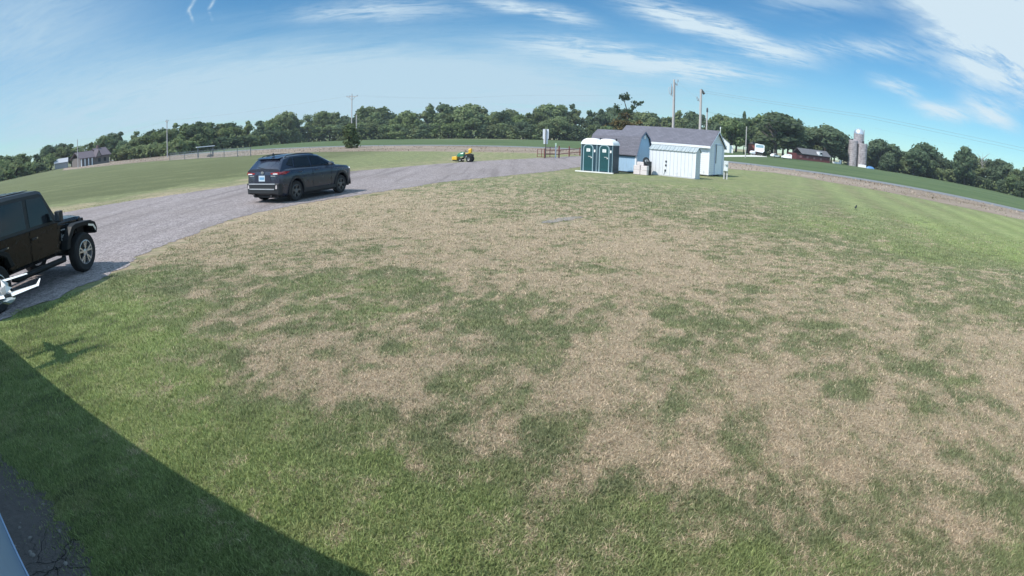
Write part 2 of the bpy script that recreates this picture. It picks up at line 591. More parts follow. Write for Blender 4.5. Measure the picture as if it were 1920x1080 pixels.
def greenness(x, y, both=False):
    x, y = np.asarray(x, float), np.asarray(y, float)
    d = np.hypot(x, y) + 1e-6
    q = 2.2 / np.maximum(d, 2.2)                     # compress distance: the spacing of what we know grows with it
    lx, ly = np.arctan2(x, y) * 3.0, np.log(np.maximum(d, 1.0)) * 3.2
    cd = np.hypot(_cp[:, 0], _cp[:, 1])
    clx, cly = np.arctan2(_cp[:, 0], _cp[:, 1]) * 3.0, np.log(cd) * 3.2
    num = np.zeros_like(d)
    den = np.full_like(d, 1e-9)
    for i in range(len(_cp)):
        w = 1.0 / (0.012 + (lx - clx[i]) ** 2 + (ly - cly[i]) ** 2) ** 1.7
        num += w * _cp[i, 2]
        den += w
    g = num / den
    g = 0.31 + (g - 0.33) * np.where(g > .33, 1.10, 1.0)
    near_lawn = d < 75
    g = np.where(near_lawn, g, 0.45)
    macro = g
    # beyond the drive the turf is pale but even
    left = (x < -9) & (y > 12)
    lf = np.clip((-x - 6) / 16, 0, 1) * np.clip((y - 14) / 6, 0, 1) * np.clip((d - 20) / 6, 0, 1)
    g = g * (1 - lf) + lf * (1.10 + 0.30 * (fbm(x * .12, y * .12, 50) - .5))
    for (cx, cy, ax, ay, bx, by, v) in _tf:
        det = ax * by - ay * bx
        dx, dy = x - cx, y - cy
        u = (dx * by - dy * bx) / det
        w = (ax * dy - ay * dx) / det
        rr = np.sqrt(u * u + w * w) + (fbm(x * 3.1, y * 3.1, 77, 4) - .5) * 1.7
        g = g + v * 0.55 * np.clip((1.35 - rr) / 0.95, 0, 1)
    # patchy edges: ragged at the metre and at the hand's breadth
    n = 0.36 * (fbm(x * 0.95, y * 0.95, 3) - .5) + 0.62 * (fbm(x * 2.9, y * 2.9, 9) - .5) + 0.75 * (fbm(x * 6.5, y * 6.5, 21, 3) - .5) + 0.45 * (vnoise(x * 15, y * 15, 44) - .5)
    n2 = 0.5 * (fbm(x * 0.3, y * 0.3, 33) - .5)
    fade = np.clip((45 - d) / 25, .25, 1)
    g = g + (n * 1.15 + n2 * 0.4) * fade * np.clip(0.55 + g * 1.4, 0.68, 1)
    # mowing stripes on the far right lawn
    sx, sy = math.sin(R(27)), math.cos(R(27))
    acr = x * sy - y * sx
    st = np.sin(acr * 2 * PI / 3.2 + 1.5 * (fbm(x * .2, y * .2, 90) - .5))
    m = np.clip((acr + 2) / 6, 0, 1) * np.clip((y - 14) / 8, 0, 1) * np.where(x > 0, 1, 0)
    g = g + st * m * 0.12
    # mown tracks of the lawn beyond the drive
    acr2 = x * 0.93 + y * 0.36
    al2 = y * 0.93 - x * 0.36
    g = g + np.where(left, 0.06 * np.sin(acr2 * 0.05 + al2 * 2 * PI / 5.2 + 2.0 * fbm(x * .05, y * .05, 14)), 0)
    # parched verge along the far side of the drive
    dd = np.full_like(d, 99.0)
    for (a, b) in zip(_edge, _edge[1:]):
        ex, ey = b[0] - a[0], b[1] - a[1]
        u = np.clip(((x - a[0]) * ex + (y - a[1]) * ey) / (ex * ex + ey * ey), 0, 1)
        dd = np.minimum(dd, np.hypot(x - a[0] - u * ex, y - a[1] - u * ey))
    vg = np.clip((6.5 - dd) / 4.5 + (fbm(x * .35, y * .35, 31) - .5) * 1.2, 0, 1) * np.where(lf > 0.02, 1, 0) * np.clip(lf * 2, 0, 1)
    g = g * (1 - vg) + vg * (0.36 + 0.5 * (fbm(x * .5, y * .5, 15) - .5))
    g = np.clip((g - 0.03) / 0.76, 0, 1.5)
    if both:
        return g, (1 + 0.15 * st * m * np.clip((y - 10) / 10, 0, 1)) * np.where(lf > .05, 1, 1), np.clip((macro + 0.25 * (fbm(x * .5, y * .5, 66) - .5) - .52) / .30, 0, 1)
    return g


GREEN_A, GREEN_B, GREEN_C = (0.225, 0.282, 0.106), (0.325, 0.378, 0.148), (0.350, 0.352, 0.165)
DULL_A, DULL_B = (0.158, 0.180, 0.092), (0.248, 0.264, 0.140)
DRY_A, DRY_B, DRY_C = (0.430, 0.328, 0.222), (0.61, 0.482, 0.350), (0.29, 0.212, 0.140)


def turf_mat(name, blade):
    m = bpy.data.materials.new(name)
    m.use_nodes = True
    t = NT(m.node_tree)
    pos = t.n('ShaderNodeNewGeometry').outputs['Position']
    p2 = t.vm('MULTIPLY', pos, (1, 1, 0))
    g = t.n('ShaderNodeAttribute', attribute_name='green').outputs['Fac']
    lush = t.n('ShaderNodeAttribute', attribute_name='lush').outputs['Fac']
    n1 = t.noise(p2, 1.3, 6, 0.65)
    n2 = t.noise(p2, 9.0, 6, 0.7)
    n3 = t.noise(p2, 55.0, 4, 0.7)
    if blade:
        rnd = t.n('ShaderNodeAttribute', attribute_name='rnd').outputs['Fac']
        rnd2 = t.m('FRACT', t.m('MULTIPLY', rnd, 17.3))
        val = t.ramp(t.m('FRACT', t.m('MULTIPLY', rnd, 5.7)), 0, 1, 0.55, 1.4, False)
        val = t.m('MULTIPLY', val, t.n('ShaderNodeAttribute', attribute_name='stripe').outputs['Fac'])
        dry = t.mix(rnd2, DRY_A, DRY_B)
        gr = t.mix(lush, t.mix(rnd2, DULL_A, DULL_B), t.mix(rnd2, GREEN_A, GREEN_B))
        gr = t.mix(t.m('MULTIPLY', t.ramp(n1, 0.52, 0.72, 0, 0.7), lush), gr, GREEN_C)
        f = t.m('ADD', g, t.m('MULTIPLY', t.m('SUBTRACT', rnd, 0.5), 0.95))
        f = t.m('ADD', f, t.m('MULTIPLY', t.m('SUBTRACT', n2, 0.5), 0.5))
        cc = t.mix(t.ramp(f, 0.06, 0.80), dry, gr)
        dif = t.n('ShaderNodeBsdfDiffuse', {'Color': cc})
        cc = t.mix(1.0, cc, t.n('ShaderNodeCombineColor', {0: val, 1: val, 2: val}).outputs[0], 'MULTIPLY')
        t.put(dif.inputs['Color'], cc)
        tr = t.n('ShaderNodeBsdfTranslucent', {'Color': cc})
        mx = t.n('ShaderNodeMixShader', {0: 0.3, 1: dif.outputs[0], 2: tr.outputs[0]})
        t.n('ShaderNodeOutputMaterial', {'Surface': mx.outputs[0]})
    else:
        n4 = t.noise(p2, 24.0, 5, 0.75)
        gr = t.mix(lush, t.mix(t.ramp(n2, 0.3, 0.7), DULL_A, DULL_B), t.mix(t.ramp(n2, 0.3, 0.7), GREEN_A, GREEN_B))
        gr = t.mix(t.ramp(n1, 0.45, 0.7, 0, 0.8), gr, GREEN_C)
        dry = t.mix(t.ramp(n4, 0.3, 0.7), DRY_A, DRY_B)
        dry = t.mix(t.ramp(n3, 0.52, 0.70, 0, 0.75), dry, DRY_C)
        f = t.m('ADD', g, t.m('MULTIPLY', t.m('SUBTRACT', n2, 0.5), 0.85))
        f = t.m('ADD', f, t.m('MULTIPLY', t.m('SUBTRACT', n4, 0.5), 0.75))
        cc = t.mix(t.ramp(f, 0.12, 0.78), dry, gr)
        cc = t.mix(t.ramp(g, 1.0, 1.5, 0, 1), cc, (0.135, 0.148, 0.074))
        n5 = t.noise(p2, 3.2, 7, 0.75)
        v5 = t.m('MULTIPLY', t.ramp(n5, 0.25, 0.75, 0.72, 1.28, False), t.n('ShaderNodeAttribute', attribute_name='stripe').outputs['Fac'])
        cc = t.mix(1.0, cc, t.n('ShaderNodeCombineColor', {0: v5, 1: v5, 2: v5}).outputs[0], 'MULTIPLY')
        cc = t.mix(t.ramp(n3, 0.35, 0.65, 0.5, 0.0), cc, (0.05, 0.055, 0.03))
        b = t.n('ShaderNodeBsdfPrincipled', {'Base Color': cc, 'Roughness': 0.95, 'Specular IOR Level': 0.1})
        h = t.m('ADD', t.m('MULTIPLY', n3, 0.5), n4)
        bp = t.n('ShaderNodeBump', {'Strength': 0.9, 'Distance': 0.06, 'Height': h})
        t.put(b.inputs['Normal'], bp.outputs[0])
        t.n('ShaderNodeOutputMaterial', {'Surface': b.outputs[0]})
    return m


def mesh_np(name, co, faces_flat, per, mat_, attrs=None, kind=None, smooth=False):
    """fast mesh from arrays; every face has `per` corners"""
    me = bpy.data.meshes.new(name)
    nf = len(faces_flat) // per
    me.vertices.add(len(co))
    me.vertices.foreach_set('co', np.asarray(co, np.float32).ravel())
    me.loops.add(len(faces_flat))
    me.loops.foreach_set('vertex_index', np.asarray(faces_flat, np.int32))
    me.polygons.add(nf)
    me.polygons.foreach_set('loop_start', np.arange(0, nf * per, per, dtype=np.int32))
    me.update(calc_edges=True)
    me.validate()
    for k, a in (attrs or {}).items():
        at = me.attributes.new(k, 'FLOAT', 'POINT')
        at.data.foreach_set('value', np.asarray(a, np.float32))
    me.materials.append(mat_)
    o = bpy.data.objects.new(name, me)
    COL.objects.link(o)
    if kind:
        o['kind'] = kind
    return o


def build_ground():
    n = 430
    k = np.linspace(-1, 1, n)
    a = 6.4
    s = 900 * np.sinh(a * k) / math.sinh(a)
    xs, ys = s, s + 12.0
    X, Y = np.meshgrid(xs, ys)
    co = np.stack([X.ravel(), Y.ravel(), np.zeros(n * n)], 1)
    i = np.arange(n - 1)
    I, J = np.meshgrid(i, i)
    b = (J * n + I).ravel()
    f = np.stack([b, b + 1, b + n + 1, b + n], 1).ravel()
    g, sp, lu = greenness(X.ravel(), Y.ravel(), True)
    mesh_np('ground', co, f, 4, turf_mat('lawn turf', False), {'green': g, 'lush': lu, 'stripe': sp}, 'structure')


DRIVE_FAR = [(-60, 410), (60, 402), (150, 393), (230, 379), (317, 367), (430, 350), (656, 321), (727, 316), (850, 305), (1007, 297), (1087, 292)]
DRIVE_NEAR = [(0, 600), (60, 575), (140, 545), (215, 510), (240, 495), (330, 450), (410, 420), (500, 395), (600, 377), (700, 363), (840, 340), (930, 332), (1000, 325), (1045, 320), (1078, 314)]


def drive_poly():
    far = [gp(*p) for p in DRIVE_FAR[2:]]
    near = [gp(*p) for p in DRIVE_NEAR]
    near = [(-9.3, -6.0), (-8.75, 1.0)] + near
    far = [(-34, -6.0), (-30, 8.0), (-26.5, 15)] + far
    tail = [(11.5, 70.5), (9.5, 57), (6.5, 47.5)]
    return near + tail[::-1] + far[::-1]


def dense(poly, step, jit, seed):
    rr = random.Random(seed)
    out = []
    n = len(poly)
    for i in range(n):
        a, b = Vector(poly[i]), Vector(poly[(i + 1) % n])
        L = (b - a).length
        m = max(1, int(L / step))
        nm = Vector((-(b - a).y, (b - a).x)).normalized() if L > 0 else Vector((0, 0))
        for k in range(m):
            p = a.lerp(b, k / m)
            j = (fbm(np.array([p.x * .8]), np.array([p.y * .8]), seed)[0] - .5) * 2 * jit * 1.6 + rr.uniform(-jit, jit) * .5
            out.append((p.x + nm.x * j, p.y + nm.y * j))
    return out


def smooth_poly(pts, closed=True, it=2):
    for _ in range(it):
        out = []
        n = len(pts)
        for i in range(n if closed else n - 1):
            a, b = pts[i], pts[(i + 1) % n]
            out += [(a[0] * .75 + b[0] * .25, a[1] * .75 + b[1] * .25), (a[0] * .25 + b[0] * .75, a[1] * .25 + b[1] * .75)]
        if not closed:
            out = [pts[0]] + out + [pts[-1]]
        pts = out
    return pts


def sheet(name, poly, z, m, kind='structure', label=None, cat=None):
    import bmesh
    bm = bmesh.new()
    vs = [bm.verts.new((x, y, z)) for x, y in poly]
    f = bm.faces.new(vs)
    if f.normal.z < 0:
        f.normal_flip()
    bm.normal_update()
    bmesh.ops.triangulate(bm, faces=bm.faces)
    for f in bm.faces:
        if f.normal.z < 0:
            f.normal_flip()
    me = bpy.data.meshes.new(name)
    bm.to_mesh(me)
    bm.free()
    me.materials.append(m)
    o = bpy.data.objects.new(name, me)
    COL.objects.link(o)
    tag(o, label, cat, None, kind)
    return o


def gravel_mat(name, c1, c2, c3, sc=1.0):
    m = bpy.data.materials.new(name)
    m.use_nodes = True
    t = NT(m.node_tree)
    pos = t.n('ShaderNodeNewGeometry').outputs['Position']
    vo = t.n('ShaderNodeTexVoronoi', {'Vector': pos, 'Scale': 26.0 * sc})
    vb = t.n('ShaderNodeTexVoronoi', {'Vector': pos, 'Scale': 9.0 * sc})
    n1 = t.noise(pos, 0.35, 6, 0.6)
    n2 = t.noise(pos, 5.0, 6, 0.7)
    sep = t.n('ShaderNodeSeparateColor', {0: vo.outputs['Color']})
    sep2 = t.n('ShaderNodeSeparateColor', {0: vb.outputs['Color']})
    c = t.mix(sep.outputs[0], c1, c2)
    c = t.mix(t.ramp(sep2.outputs[1], 0.7, 1.0, 0, 0.6), c, c2)
    c = t.mix(t.ramp(n1, 0.4, 0.7, 0, 0.55), c, c3)
    c = t.mix(t.ramp(n2, 0.5, 0.72, 0, 0.5), c, tuple(x * .55 for x in c1))
    rt = t.noise(t.n('ShaderNodeMapping', {'Vector': pos, 'Rotation': (0, 0, R(25)), 'Scale': (1.1, .07, 1)}).outputs[0], 1.0, 5, .65)
    c = t.mix(t.ramp(rt, .48, .68, 0, .6), c, tuple(x * .62 for x in c3))
    c = t.mix(t.ramp(rt, .42, .30, 0, .4), c, c2)
    b = t.n('ShaderNodeBsdfPrincipled', {'Base Color': c, 'Roughness': 0.9, 'Specular IOR Level': 0.2})
    h = t.m('SUBTRACT', 1.0, vo.outputs['Distance'])
    bp = t.n('ShaderNodeBump', {'Strength': 0.8, 'Distance': 0.03, 'Height': t.m('ADD', h, t.m('MULTIPLY', n2, .5))})
    t.put(b.inputs['Normal'], bp.outputs[0])
    t.n('ShaderNodeOutputMaterial', {'Surface': b.outputs[0]})
    return m


def field_mat(name, c1, c2, row_deg, row=0.76, depth=0.5, patch=0.1):
    m = bpy.data.materials.new(name)
    m.use_nodes = True
    t = NT(m.node_tree)
    pos = t.n('ShaderNodeNewGeometry').outputs['Position']
    n1 = t.noise(pos, 0.05, 5, 0.6)
    n2 = t.noise(pos, 1.2, 5, 0.7)
    n3 = t.noise(t.n('ShaderNodeMapping', {'Vector': pos, 'Rotation': (0, 0, R(row_deg)), 'Scale': (0.02, 0.25, 1)}).outputs[0], 1.0, 4, 0.6)
    c = t.mix(t.ramp(n1, 0.3, 0.7), c1, c2)
    c = t.mix(t.ramp(n3, 0.35, 0.7, 0, 0.5), c, c2)
    c = t.mix(t.ramp(n2, 0.5, 0.75, 0, depth), c, tuple(x * .5 for x in c1))
    b = t.n('ShaderNodeBsdfPrincipled', {'Base Color': c, 'Roughness': 0.9, 'Specular IOR Level': 0.15})
    bp = t.n('ShaderNodeBump', {'Strength': 0.8, 'Distance': 0.2, 'Height': n2})
    t.put(b.inputs['Normal'], bp.outputs[0])
    t.n('ShaderNodeOutputMaterial', {'Surface': b.outputs[0]})
    return m


ROAD = [(-300, 290), (-160, 198), (-93, 157), (-70, 144.5), (-48, 134), (-31, 127.5), (-12, 119.5), (4, 112.5), (20, 99), (32, 86.5), (43, 76.5), (53, 65.5), (60, 55), (72, 38), (84, 18), (100, -20)]


def offset_line(line, d):
    out = []
    for i, p in enumerate(line):
        a, b = line[max(i - 1, 0)], line[min(i + 1, len(line) - 1)]
        t = Vector((b[0] - a[0], b[1] - a[1])).normalized()
        out.append((p[0] - t.y * d, p[1] + t.x * d))
    return out


def build_land():
    build_ground()
    gm = gravel_mat('driveway gravel', (0.128, 0.109, 0.107), (0.356, 0.310, 0.306), (0.218, 0.184, 0.174))
    DP = dense(smooth_poly(drive_poly(), True, 1), 0.14, 0.17, 4)
    sheet('gravel_driveway', DP, 0.008, gm)
    road = smooth_poly(ROAD, False, 2)
    asph = mat('road asphalt', (0.16, 0.165, 0.175), 0.85, vscale=0.4, var=.15)
    # dry unmown grass of the ditch between lawn and road
    low = [gp(*p) for p in [(117, 320), (200, 311), (280, 303), (400, 296), (500, 290), (600, 285), (700, 284), (850, 284.5), (1000, 287)]]
    low = [(-190, 190)] + low + [(12, 74), (18, 64)]
    lowR = [gp(*p) for p in [(1371, 317), (1450, 324), (1560, 342), (1672, 362.5), (1785, 385), (1900, 409)]] + [(52, 34), (66, 8), (78, -20)]
    up = offset_line(road, -3.0)
    up = [p for p in up if p[0] > -210]
    dm = field_mat('dry ditch grass', (0.17, 0.13, 0.095), (0.29, 0.235, 0.19), 40, depth=0.5)
    poly = low + lowR + up[::-1]
    sheet('dry_ditch', dense(poly, 2.0, 0.5, 12), 0.012, dm)
    # road with its gravel shoulder
    A, B = offset_line(road, 4.4), offset_line(road, -4.4)
    sheet('road_shoulder', A + B[::-1], 0.03, gravel_mat('shoulder gravel', (0.2, 0.2, 0.2), (0.33, 0.32, 0.32), (0.25, 0.24, 0.23), .3))
    A, B = offset_line(road, 3.2), offset_line(road, -3.2)
    sheet('road', A + B[::-1], 0.045, asph)
    # young crops beyond the road
    up = [p for p in offset_line(road, 5.0) if -170 < p[0] < 105]
    topL = [gp(*p) for p in [(450, 276.5), (560, 267), (700, 261.5), (850, 261.5), (1000, 262)]]
    top = [(-190, 232)] + topL + [(60, 330), (110, 330), (160, 330), (205, 322), (262, 330), (300, 300), (300, 220), (260, 120), (160, -20)]
    sheet('crop_field', dense(up[::-1] + [(-190, 216)] + top[1:], 4, .3, 8)[::-1], 0.02, field_mat('young green crop', (0.056, 0.088, 0.036), (0.092, 0.124, 0.054), 50))
    # pale farm drive
    fd = [gp(1340, 295), gp(1400, 294), gp(1438, 294.5), gp(1438, 291), gp(1400, 291.2), gp(1340, 291.5)]
    sheet('farm_driveway', fd, 0.05, gravel_mat('pale limestone gravel', (0.5, 0.48, 0.45), (0.68, 0.66, 0.62), (0.6, 0.57, 0.52), .3))
    # trodden bare gravel showing through the lawn
    sheet('gravel_patch', dense(smooth_poly([gp(*p) for p in [(1010, 418), (1032, 418.5), (1060, 413), (1090, 408), (1088, 405.5), (1062, 408), (1038, 412)]], True, 1), .15, .12, 3), 0.010, gravel_mat('bare lawn gravel', (0.14, 0.125, 0.11), (0.30, 0.275, 0.25), (0.26, 0.22, 0.17)))


WALL_N = Vector((0.499, 0.867, 0)).normalized()
WALL_T = Vector((WALL_N.y, -WALL_N.x, 0))        # along the clubhouse wall, to the right of the camera


def wall_pt(a, out, z=0.0):
    """a metres along the clubhouse wall (right positive), `out` metres in front of it"""
    w = WALL_N * (-0.05 + out) + WALL_T * a
    return Vector((w.x, w.y, z))


def in_poly(x, y, poly):
    inside = np.zeros(len(x), bool)
    n = len(poly)
    for i in range(n):
        x1, y1 = poly[i]
        x2, y2 = poly[(i + 1) % n]
        c = ((y1 > y) != (y2 > y)) & (x < (x2 - x1) * (y - y1) / (y2 - y1 + 1e-12) + x1)
        inside ^= c
    return inside


def soil_edge(a):
    return np.clip(0.50 + 0.12 * (a + 3.2), .18, .62) + 0.05 * np.sin(a * 2.7) + 0.22 * (fbm(a * 2.9, a * 0 + 3, 5) - .5)


def build_grass():
    """mown turf blades, thinning out with distance from the clubhouse"""
    N = 820000
    rmin, rmax = 2.1, 34.0
    # equal numbers per ring ratio: density falls with the square of the distance
    d = rmin * (rmax / rmin) ** RNG.random(N)
    keep = RNG.random(N) < np.clip((d / 3.6) ** 0.9, 0.5, 1) * np.clip((34 - d) / 20, 0, 1)
    az = R(-68) + RNG.random(N) * R(137)
    x, y = d * np.sin(az), d * np.cos(az)
    dp = drive_poly()
    edge = fbm(x * 1.5, y * 1.5, 61, 3) - .5
    keep &= ~in_poly(x - 0.30 + edge * 1.1, y, dp)
    a = x * WALL_T.x + y * WALL_T.y
    out = x * WALL_N.x + y * WALL_N.y + 0.05
    keep &= (out > soil_edge(a) + RNG.normal(0, .12, N))
    px, py = gp(1050, 412)
    keep &= RNG.random(N) > np.clip(1.2 - np.hypot((x - px) / 0.9, (y - py) / 1.1), 0, .7)
    x, y, d = x[keep], y[keep], d[keep]
    N = len(x)
    g, sp, lu = greenness(x, y, True)
    # greener turf stands taller, dry turf lies flatter
    far = np.maximum(1.0, d / 5.0)
    h = (0.011 + 0.014 * np.minimum(g, 1) + 0.011 * RNG.random(N)) * (1 + 0.02 * d)
    w = (0.0020 + 0.0014 * RNG.random(N)) * far ** 0.85
    yaw = RNG.random(N) * 2 * PI
    lean_a = RNG.random(N) * 2 * PI
    lean = (0.35 + 0.9 * RNG.random(N) + 0.5 * (1 - g)) * h
    cx, sx = np.cos(yaw) * w, np.sin(yaw) * w
    z0 = np.zeros(N)
    b0 = np.stack([x - cx, y - sx, z0], 1)
    b1 = np.stack([x + cx, y + sx, z0], 1)
    mx, my = x + np.cos(lean_a) * lean * .35, y + np.sin(lean_a) * lean * .35
    m0 = np.stack([mx - cx * .75, my - sx * .75, h * .62], 1)
    m1 = np.stack([mx + cx * .75, my + sx * .75, h * .62], 1)
    tp = np.stack([x + np.cos(lean_a) * lean, y + np.sin(lean_a) * lean, h], 1)
    co = np.concatenate([b0, b1, m0, m1, tp])
    i = np.arange(N)
    f = np.concatenate([np.stack([i, i + N, i + 3 * N], 1), np.stack([i, i + 3 * N, i + 2 * N], 1), np.stack([i + 2 * N, i + 3 * N, i + 4 * N], 1)]).ravel()
    rnd = RNG.random(N)
    o = mesh_np('lawn_grass', co, f, 3, turf_mat('turf blades', True), {'green': np.tile(g, 5), 'stripe': np.tile(sp, 5), 'lush': np.tile(lu, 5), 'rnd': np.tile(rnd, 5)}, 'stuff')
    tag(o, 'short mown lawn of green and dry tan grass in front of the clubhouse', 'grass')


def build_tall_grass():
    """dry unmown grass in the ditch along the road"""
    low = [gp(*p) for p in [(117, 320), (200, 311), (280, 303), (400, 296), (500, 290), (600, 285), (700, 284), (850, 284.5), (1000, 287)]] + [(12, 74), (18, 64)] + \
          [gp(*p) for p in [(1371, 317), (1450, 324), (1560, 342), (1672, 362.5), (1785, 385), (1900, 409)]] + [(52, 34)]
    road = smooth_poly(ROAD, False, 2)
    up = [p for p in offset_line(road, -4.6) if p[0] > -130 and p[1] > 25]
    poly = low + up[::-1]
    n = 60000
    x = RNG.uniform(-130, 80, n)
    y = RNG.uniform(25, 190, n)
    k = in_poly(x, y, poly) & (fbm(x * .25, y * .25, 71) > 0.36)
    x, y = x[k], y[k]
    N = len(x)
    h = (0.08 + 0.2 * RNG.random(N) ** 2) * np.clip(fbm(x * .15, y * .15, 8) * 1.8, .3, 1.4)
    w = 0.03 + 0.05 * RNG.random(N)
    yaw = RNG.random(N) * PI
    b0 = np.stack([x - np.cos(yaw) * w, y - np.sin(yaw) * w, np.zeros(N)], 1)
    b1 = np.stack([x + np.cos(yaw) * w, y + np.sin(yaw) * w, np.zeros(N)], 1)
    tp = np.stack([x + RNG.normal(0, .12, N), y + RNG.normal(0, .12, N), h], 1)
    co = np.concatenate([b0, b1, tp])
    i = np.arange(N)
    f = np.stack([i, i + N, i + 2 * N], 1).ravel()
    rnd = RNG.random(N)
    m = bpy.data.materials.new('dry stems')
    m.use_nodes = True
    t = NT(m.node_tree)
    r_ = t.n('ShaderNodeAttribute', attribute_name='rnd').outputs['Fac']
    pos = t.n('ShaderNodeNewGeometry').outputs['Position']
    nn = t.noise(pos, 0.12, 4, .6)
    c = t.mix(r_, (0.20, 0.155, 0.11), (0.40, 0.325, 0.26))
    c = t.mix(t.ramp(nn, 0.52, 0.68, 0, .7), c, (0.13, 0.15, 0.06))
    d_ = t.n('ShaderNodeBsdfDiffuse', {'Color': c})
    t.n('ShaderNodeOutputMaterial', {'Surface': d_.outputs[0]})
    o = mesh_np('dry_grass', co, f, 3, m, {'rnd': np.tile(rnd, 3)}, 'stuff')
    tag(o, 'tan dried grass standing in the ditch along the road', 'grass')


build_land()
build_grass()
build_tall_grass()

# ------------------------------------------------------------------ clubhouse at the camera's back
WHITE = mat('white painted steel', (0.74, 0.75, 0.76), 0.45, var=.04)


def build_clubhouse():
    # the wall runs to the left of and behind the camera; its sloping roof edge throws the long shadow on the lawn
    t = empty('clubhouse', wall_pt(0, 0), 0, 'white metal clubhouse wall tinted with blue shade at the bottom left corner of the lawn', 'building')
    o = t.location
    sh_k = math.cos(SUN_EL) / math.sin(SUN_EL)
    sdir = Vector((-math.sin(SUN_AZ), -math.cos(SUN_AZ), 0)) * sh_k      # shadow shift per metre of height

    def edge(px, py, over):
        # height and place of a roof edge `over` in front of the wall whose shadow lies at this spot of the lawn
        q = gp(px, py)
        Q = Vector((q[0], q[1], 0))
        dist = Q.dot(WALL_N) + 0.05
        z = (dist - over) / sdir.dot(WALL_N)
        P = Q - sdir * z
        return (P.dot(WALL_T), z)
    over = 0.04
    a1, z1 = edge(670, 1080, over)
    a0, z0 = edge(47, 682, over)
    k = (z1 - z0) / (a1 - a0)

    def top(a):
        return z1 + (a - a1) * k
    aL, aR = a0 - 1.35, 6.5
    dep = 6.0

    def P(a, out, z):
        return wall_pt(a, out, z) - o
    m = MB()
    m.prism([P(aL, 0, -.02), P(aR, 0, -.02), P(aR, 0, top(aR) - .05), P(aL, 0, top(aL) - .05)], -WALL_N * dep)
    m.build('wall', stripes_mat('siding tinted shade blue', (0.27, 0.38, 0.55), 0, 0.23, 0.25, 0.4, (0, .1), gcol=.9, var=.03), t)  # the blue of open shade is put into the white wall's colour
    m = MB()
    m.prism([P(aL - .1, over, top(aL - .1)), P(aR, over, top(aR)), P(aR, over, top(aR) + .07), P(aL - .1, over, top(aL - .1) + .07)], -WALL_N * (dep + .1))
    m.build('roof', mat('grey steel roof', (0.3, 0.31, 0.33), 0.5), t)
    m = MB()
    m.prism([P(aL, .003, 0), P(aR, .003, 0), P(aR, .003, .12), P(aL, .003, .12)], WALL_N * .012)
    m.build('base_trim', mat('base trim tinted shade blue', (0.34, 0.45, 0.60), 0.4, var=.06), t)  # trim carries the same painted shade blue
    return aL, aR


def cracked_soil_mat():
    m = bpy.data.materials.new('cracked bare soil')
    m.use_nodes = True
    t = NT(m.node_tree)
    pos = t.n('ShaderNodeNewGeometry').outputs['Position']
    w = t.vm('ADD', pos, t.vm('SCALE', t.n('ShaderNodeTexNoise', {'Vector': pos, 'Scale': 3.0, 'Detail': 5.0}).outputs['Color'], scale=0.35))
    vo = t.n('ShaderNodeTexVoronoi', {'Vector': w, 'Scale': 3.2}, feature='DISTANCE_TO_EDGE')
    vf = t.n('ShaderNodeTexVoronoi', {'Vector': w, 'Scale': 11.0}, feature='DISTANCE_TO_EDGE')
    mask = t.ramp(t.noise(pos, 0.9, 3, .5), 0.5, 0.62)
    crack = t.m('MULTIPLY', t.ramp(vo.outputs['Distance'], 0.0, 0.018, .9, 0), mask)
    crack2 = t.m('MULTIPLY', t.ramp(vf.outputs['Distance'], 0.0, 0.02, 0.4, 0), mask)
    cr = t.m('MAXIMUM', crack, crack2)
    n = t.noise(pos, 14, 6, .7)
    n2 = t.noise(pos, 90, 3, .7)
    c = t.mix(n, (0.10, 0.085, 0.078), (0.20, 0.175, 0.16))
    c = t.mix(t.ramp(n2, .62, .72), c, (0.26, 0.24, 0.22))
    c = t.mix(cr, c, (0.03, 0.026, 0.022))
    b = t.n('ShaderNodeBsdfPrincipled', {'Base Color': c, 'Roughness': .95, 'Specular IOR Level': .1})
    bp = t.n('ShaderNodeBump', {'Strength': 1.0, 'Distance': .04, 'Height': t.m('SUBTRACT', t.m('ADD', n, t.m('MULTIPLY', n2, .4)), cr)})
    t.put(b.inputs['Normal'], bp.outputs[0])
    t.n('ShaderNodeOutputMaterial', {'Surface': b.outputs[0]})
    return m


def build_soil(aL, aR):
    pts = []
    aa = np.arange(aL - .4, aR, .06)
    e = soil_edge(aa) + RNG.normal(0, .03, len(aa))
    for a, d in zip(aa, e):
        p = wall_pt(a, d + .04)
        pts.append((p.x, p.y))
    for a in (aR, aL - .4):
        p = wall_pt(a, 0.002)
        pts.append((p.x, p.y))
    sheet('bare_soil', pts, 0.006, cracked_soil_mat())
    # clods and stones
    m = MB()
    rr = random.Random(5)
    for _ in range(130):
        aa_ = rr.uniform(-9, 0)
        p = wall_pt(aa_, rr.uniform(.03, .95) * float(soil_edge(np.array([aa_]))[0]), .006)
        s = rr.uniform(.006, .022)
        Q = Matrix.Translation(p) @ Matrix.Rotation(rr.uniform(0, 6), 4, 'Z') @ Matrix.Diagonal((s * rr.uniform(.7, 1.6), s, s * .6, 1))
        m.lathe([(0.001, -1), (.8, -.5), (1, .1), (.6, .8), (0.001, 1)], 6, Q)
    o = m.build('soil_clods', mat('pale clods', (0.2, 0.18, 0.16), .95, var=.3), smooth=40)
    tag(o, 'pale clods and stones lying on the bare soil by the wall', 'soil', kind='stuff')


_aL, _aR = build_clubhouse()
build_soil(_aL, _aR)

# ------------------------------------------------------------------ sheds
UX, UY = 0.7703, -0.6377        # the sheds' long axis (towards the right end)
SHINGLE = shingle_mat('grey asphalt shingles', (0.118, 0.115, 0.140))
TRIM = mat('white painted trim', (0.70, 0.71, 0.74), 0.5, var=.05)
DARK = mat('dark parts and painted gaps', (0.02, 0.02, 0.022), 0.8)  # near black for real dark parts, also paints shade in gaps
BLACK = mat('black plastic', (0.016, 0.017, 0.019), 0.5)


